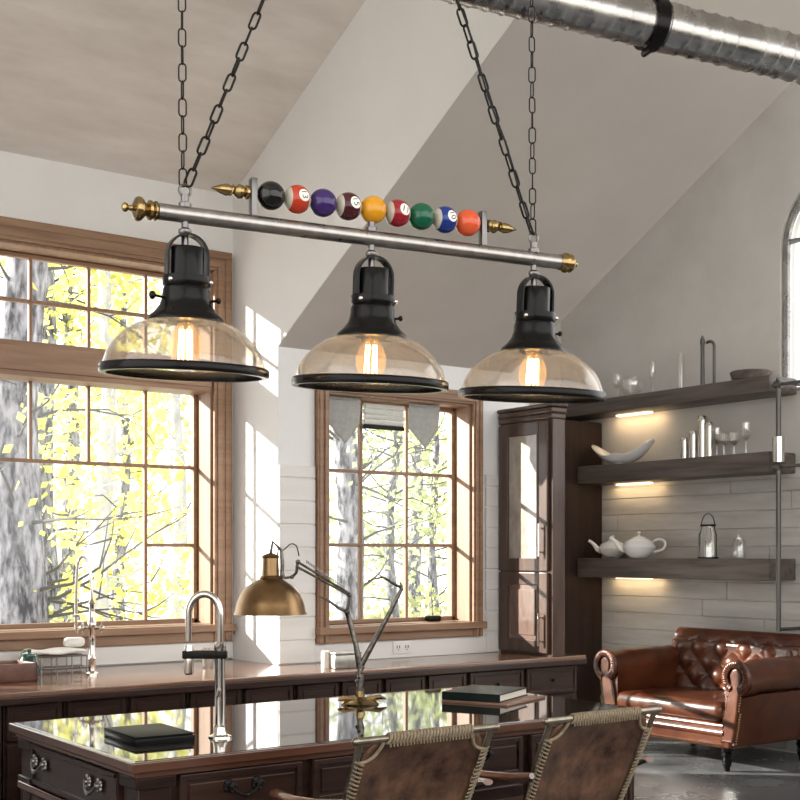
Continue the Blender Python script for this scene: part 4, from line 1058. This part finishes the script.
# lamps
def lamp(x, y=0):
    b = MB().tube([(x,0,-.012),(x,0,-.060)], .0065, 14).lathe([(.010,-.036),(.012,-.033),(.012,-.028),(.0075,-.024)], 16, (x,0,0))
    b.tube([(x,0,.010),(x,0,.034)], .0075, 14).lathe([(.0115,.012),(.0115,.020),(.008,.022)], 16, (x,0,0))
    b.tube([(x+.0105*math.cos(a),0,.043+.0105*math.sin(a)) for a in [2*PI*k/20 for k in range(20)]], .0026, 8, closed=True)
    b.build('stem', 'dark_steel', root)
    # socket: yoke strap, can, collar, flared shoulder
    s = MB().lathe([(.001,-.054),(.028,-.0545),(.030,-.057),(.030,-.108)], 28, (x,0,0))
    s.lathe([(.030,-.104),(.042,-.106),(.043,-.111),(.043,-.122),(.040,-.126),(.042,-.130),(.043,-.145),(.047,-.158),(.056,-.170),(.067,-.180),(.068,-.186),(.060,-.186)], 36, (x,0,0))
    hold = s.build('lamp_holder', 'black_metal', root, smooth=40); hold.rotation_euler.x = math.radians(4.3); hold.location = (.003, -.009, -.005)
    y_ = MB(); pr = []
    for i in range(19):
        a = PI*i/18; pr.append((.0375*math.cos(a), -.070+.036*math.sin(a)))
    outer = [(.0385,-.112)] + [(.0385*math.cos(PI*i/18), -.070+.040*math.sin(PI*i/18)) for i in range(19)] + [(-.0385,-.112)]
    inner = [(-.0345,-.112)] + [(.0345*math.cos(PI-PI*i/18), -.070+.036*math.sin(PI-PI*i/18)) for i in range(19)] + [(.0345,-.112)]
    nO = len(outer)
    for (w0) in (-.011, .011):
        for (a_, z_) in outer: y_.v.append((x+a_, w0, z_))
        for (a_, z_) in reversed(inner): y_.v.append((x+a_, w0, z_))
    for i in range(nO-1):
        o0, o1, i0, i1 = i, i+1, nO+i, nO+i+1
        k = 2*nO
        y_.f += [(o0,o1,i1,i0), (k+o0,k+i0,k+i1,k+o1), (o0,k+o0,k+o1,o1), (i0,i1,k+i1,k+i0)]
    y_.build('yoke', 'black_metal', hold, smooth=50)
    t_ = MB(); 
    for a in (-2.55, -.55, 1.0): 
        dx, dy = math.cos(a), math.sin(a)
        MB().sphere((x+.0435*dx, .0435*dy, -.116), .0048, 10).build('screw_head', 'chrome', hold)
    for a, L in (((-2.9, .021), (-.30, .010)) if x < .1 else ((-.30, .008),)):
        dx, dy = math.cos(a), math.sin(a); t2_ = MB(); q = .044
        t2_.tube([(x+(q-.002)*dx,(q-.002)*dy,-.148),(x+(q+L)*dx,(q+L)*dy,-.146)], .0024, 8).sphere((x+(q+L+.003)*dx,(q+L+.003)*dy,-.146), .0035+L*.14, 10, (1,1,1.2))
        t2_.build('thumb_screw', 'black_metal', hold)
    # glass dome
    g = MB().lathe([(.064,-.183),(.068,-.187),(.088,-.194),(.108,-.207),(.125,-.224),(.137,-.243),(.1435,-.262),(.145,-.272)], 64, (x,0,0))
    g.build('glass_shade', 'amber', hold, smooth=60, solid=.0022)
    MB().lathe([(.1435,-.266),(.149,-.266),(.1515,-.269),(.1515,-.279),(.150,-.282),(.139,-.282),(.139,-.279),(.1435,-.277)], 64, (x,0,0), close=True).build('rim', 'black_metal', hold, smooth=40)
    # bulb
    bb = MB().lathe([(.012,-.186),(.013,-.192),(.022,-.204),(.0285,-.220),(.029,-.238),(.024,-.254),(.012,-.264),(.001,-.266)], 28, (x,0,0)).build('bulb', 'bulb_glass', hold, smooth=60)
    MB().lathe([(.012,-.178),(.0125,-.188),(.004,-.19),(.004,-.2)], 16, (x,0,0)).build('bulb_cap', 'brass', bb)
    fl = MB()
    for k in range(8):
        a = 2*PI*k/8; a2 = 2*PI*(k+.5)/8
        fl.tube([(x+.0105*math.cos(a), .0105*math.sin(a), -.200), (x+.0125*math.cos(a), .0125*math.sin(a), -.252)], .0011, 5)
    fl.build('filament', 'filament', bb)
    li = bpy.data.lights.new('bulb_light', 'POINT'); li.energy = .14; li.color = (1,.68,.36); li.shadow_soft_size = .02
    lo = bpy.data.objects.new('bulb_light', li); C.objects.link(lo); lo.parent = root; lo.location = (x,0,-.228)
for q in range(3): lamp(LEN*q/2)
# chains
def chain(a, b_, name='chain', wire=.0019, ln=.040, wd=.0185, flip=0):
    a, b_ = Vector(a), Vector(b_); d = (b_-a); L = d.length; d.normalize()
    pitch = ln - 3.2*wire; n = max(1, round(L/pitch)); pitch = L/n
    e1 = Vector((1,0,0)); e1 = (e1 - d*e1.dot(d)).normalized(); e2 = d.cross(e1)
    m = MB()
    for i in range(n):
        c = a + d*pitch*(i+.5); th = (PI/4 if (i+flip) % 2 else -PI/4) + .5*math.sin(i*1.7)*.6 + .5
        w = e1*math.cos(th) + e2*math.sin(th)
        hl, hw_ = ln/2 - wd/2, wd/2 - wire; pts = []
        for k in range(7):
            t_ = PI*k/6; pts.append(c + d*(hl + (wd/2-wire)*math.sin(t_)) + w*hw_*math.cos(t_))
        for k in range(7):
            t_ = PI*k/6; pts.append(c - d*(hl + (wd/2-wire)*math.sin(t_)) - w*hw_*math.cos(t_))
        m.tube(pts, wire, 6, closed=True)
    return m.build(name, 'dark_metal', root, smooth=60)
HC = CEIL - BZ
apex = Vector((LEN/2, 0, .95))
MB().tube([apex + Vector((.02*math.cos(a),0,.02*math.sin(a))) for a in [2*PI*k/20 for k in range(20)]], .004, 8, closed=True).build('hanging_ring', 'dark_metal', root)
chain((.004,0,.052), apex + Vector((-.012,0,-.015)), wire=.0023)
chain((LEN-.004,0,.052), apex + Vector((.012,0,-.015)), flip=1, wire=.0023)
chain(apex + Vector((0,0,.02)), (LEN/2,0,HC-.02), wire=.0023)
chain((-.002,.006,.052), (-.008,.03,HC-.01), wire=.0015, ln=.036, wd=.016)
chain((LEN+.002,.006,.052), (LEN+.004,.03,HC-.01), wire=.0015, ln=.036, wd=.016)
MB().lathe([(.06,-.03),(.06,-.001)], 24, (LEN/2,0,HC)).lathe([(.02,-.012),(.02,-.001)], 16, (-.008,.03,HC)).lathe([(.02,-.012),(.02,-.001)], 16, (LEN+.004,.03,HC)).build('ceiling_rose', 'black_metal', root)
# power cable along the right chain
MB().tube([(LEN-.006+(apex.x-LEN+.006)*q/20, -.012+.004*math.sin(q*1.3), .045+(apex.z-.045)*q/20) for q in range(21)], .0022, 6).build('cable', 'black_metal', root)

# ================================================================== OUTSIDE
def tree(label, u, v, h, tr, bark, leaf, nleaf, lo, spread, lean=0, ls=.10, group='trees outside the windows', seed=0):
    rnd = random.Random(seed)
    r = thing('garden_tree', label, 'tree', (u, v, -.3), 0, group)
    pts = [(lean*(k/8)**1.2 + .06*math.sin(k*1.3+seed), .05*math.cos(k*1.7+seed), h*k/8) for k in range(9)]
    MB().tube(pts, [tr*(1.25 if k == 0 else 1-.75*k/8) for k in range(9)], 14).build('trunk', bark, r)
    b = MB(); tips = []
    for k in range(44):
        t_ = lo + (1-lo)*rnd.random(); q = min(7, int(t_*8)); p = Vector(pts[q]).lerp(Vector(pts[q+1]), t_*8-q)
        a = rnd.random()*2*PI; L = spread*(.45+.7*rnd.random())*(1.15-.5*t_)
        d = Vector((math.cos(a), math.sin(a), .1+.6*rnd.random())); path = [p]
        for s_ in range(5):
            d = (d + Vector((rnd.gauss(0,.22), rnd.gauss(0,.22), rnd.gauss(-.03,.18)))).normalized(); path.append(path[-1] + d*L/5)
            tips.append(path[-1])
            if s_ > 1:
                e_ = (d + Vector((rnd.gauss(0,.7), rnd.gauss(0,.7), rnd.gauss(0,.5)))).normalized()
                q0 = path[-1]; b.tube([q0, q0+e_*L*.14, q0+e_*L*.26+Vector((0,0,rnd.gauss(0,.06)))], [min(.010,tr*.05),min(.006,tr*.03),.003], 4); tips.append(q0+e_*L*.2)
        b.tube(path, [min(.020, tr*.15)*(1-.17*s_) for s_ in range(6)], 6)
    b.build('branches', 'twig' if bark == 'bark' else bark, r)
    f = MB()
    for k in range(nleaf):
        p = rnd.choice(tips) + Vector((rnd.gauss(0,.22), rnd.gauss(0,.22), rnd.gauss(0,.18)))
        n = Vector((rnd.gauss(0,1), rnd.gauss(0,1), rnd.gauss(0,1))).normalized(); a = n.orthogonal().normalized(); c = n.cross(a)
        s_ = ls*(.5+.8*rnd.random())
        f.add([p-a*s_, p+c*s_*.6+n*.1*s_, p+a*s_, p-c*s_*.6+n*.1*s_], [(0,1,2,3)])
    if nleaf: f.build('foliage', leaf, r, smooth=0, recalc=False, merge=False)
    return r
def wpos(px, v): return onv(px, v)[0]
Y, G = 'yellow_leaf', 'green_leaf'
for (lab, px, v, h, tr, bark, leaf, n, lo, sp, lean, ls, sd_) in (
  ('thick grey trunk tree with yellow leaves outside the left of the large window', 10, 10.8, 8.5, .30, 'bark', Y, 420, .14, 1.5, .3, .055, 1),
  ('pale birch with yellow leaves in the centre of the large window', 101, 13.8, 8, .15, 'pale_bark', Y, 1100, .10, 1.6, .1, .075, 3),
  ('grey trunk tree behind the thick one, second from the left in the large window', 42, 17.2, 10, .30, 'bark', Y, 1000, .12, 1.7, -.1, .09, 2),
  ('thin pale trunk tree at the right side of the large window', 176, 20.6, 9, .16, 'pale_bark', G, 500, .12, 1.8, .1, .09, 5),
  ('slim dark tree right of the pale birch', 120, 24.5, 10, .14, 'bark', Y, 1200, .05, 1.9, .2, .12, 4),
  ('distant bare tree between the yellow trees', 70, 29, 12, .24, 'bark', Y, 900, .08, 2.4, 0, .14, 10),
  ('grey trunk tree at the left of the middle window', 346, 11.6, 9, .18, 'bark', G, 260, .16, 1.4, 0, .05, 6),
  ('leafy green tree in the centre of the middle window', 392, 15.2, 7, .10, 'bark', G, 1300, .06, 1.6, .1, .07, 8),
  ('thin tree at the right of the middle window', 436, 19, 8, .11, 'bark', G, 700, .10, 1.7, -.2, .08, 9),
  ('distant bare tree beyond the leafy green tree', 415, 25, 11, .2, 'bark', G, 900, .08, 2.4, 0, .12, 11)):
    tree(lab, wpos(px, v), v, h, tr, bark, leaf, int(n*1.5), lo, sp, lean, ls, seed=sd_)
def bush(label, u, v, rad, h, leaf, n, seed):
    rnd = random.Random(seed); r = thing('garden_bush', label, 'bush', (u, v, -.3), 0, 'bushes outside the windows')
    b = MB(); f = MB()
    for k in range(16):
        a = rnd.random()*2*PI; q = rad*rnd.random(); top = Vector((q*math.cos(a), q*math.sin(a), h*(.5+.5*rnd.random())))
        b.tube([(0.1*math.cos(a),.1*math.sin(a),0), top*.6, top], [.015,.010,.004], 5)
    b.build('stems', 'twig', r)
    for k in range(n):
        a = rnd.random()*2*PI; q = rad*math.sqrt(rnd.random()); p = Vector((q*math.cos(a), q*math.sin(a), h*rnd.random()*(1.1-.5*q/rad)))
        nn = Vector((rnd.gauss(0,1), rnd.gauss(0,1), rnd.gauss(0,1))).normalized(); aa = nn.orthogonal().normalized(); c = nn.cross(aa); s_ = .05+.06*rnd.random()
        f.add([p-aa*s_, p+c*s_*.6, p+aa*s_, p-c*s_*.6], [(0,1,2,3)])
    f.build('foliage', leaf, r, smooth=0, recalc=False, merge=False)
bush('yellow bush low in the middle of the large window', wpos(128, 10.6), 10.6, .55, 1.2, 'yellow_leaf', 700, 1)
bush('olive bush low at the left of the large window', wpos(60, 15.4), 15.4, .9, 1.3, 'bush_leaf', 700, 2)
bush('olive bush low in the centre of the middle window', wpos(380, 13.2), 13.2, .55, 1.2, 'bush_leaf', 900, 3)
bush('pale olive bush low at the right of the middle window', wpos(436, 16.8), 16.8, 1.0, 1.4, 'bush_leaf', 900, 4)

# ================================================================== LIGHT AND CAMERA
w = bpy.data.worlds.new('sky'); bpy.context.scene.world = w; w.use_nodes = True
nt = w.node_tree; nt.nodes.clear()
bg = nt.nodes.new('ShaderNodeBackground'); wo = nt.nodes.new('ShaderNodeOutputWorld')
bg.inputs[0].default_value = (1.0, .992, .98, 1); bg.inputs[1].default_value = 1.15
link(nt, bg.outputs[0], wo.inputs[0])
sd = bpy.data.lights.new('sun', 'SUN'); sd.energy = 7.0; sd.angle = math.radians(.8); sd.color = (1, .94, .85)
so = bpy.data.objects.new('sun', sd); C.objects.link(so)
so.rotation_euler = Vector((1, -.9, -.45)).to_track_quat('-Z', 'Y').to_euler(); so.location = (-8, 14, 8)

cd = bpy.data.cameras.new('camera'); cam = bpy.data.objects.new('camera', cd); C.objects.link(cam)
cd.sensor_width = 36; cd.lens = F/800*36; cd.shift_y = 155/800; cd.clip_end = 300
cam.location = (0, 0, EYE); cam.rotation_euler = (PI/2, 0, -math.atan2(SA, CA))
sc = bpy.context.scene; sc.camera = cam
sc.view_settings.view_transform = 'Standard'; sc.view_settings.look = 'None'
sc.view_settings.exposure = 1.35; sc.view_settings.gamma = 1.0; sc.view_settings.use_curve_mapping = False
sc.cycles.transparent_max_bounces = 24; sc.cycles.max_bounces = 10
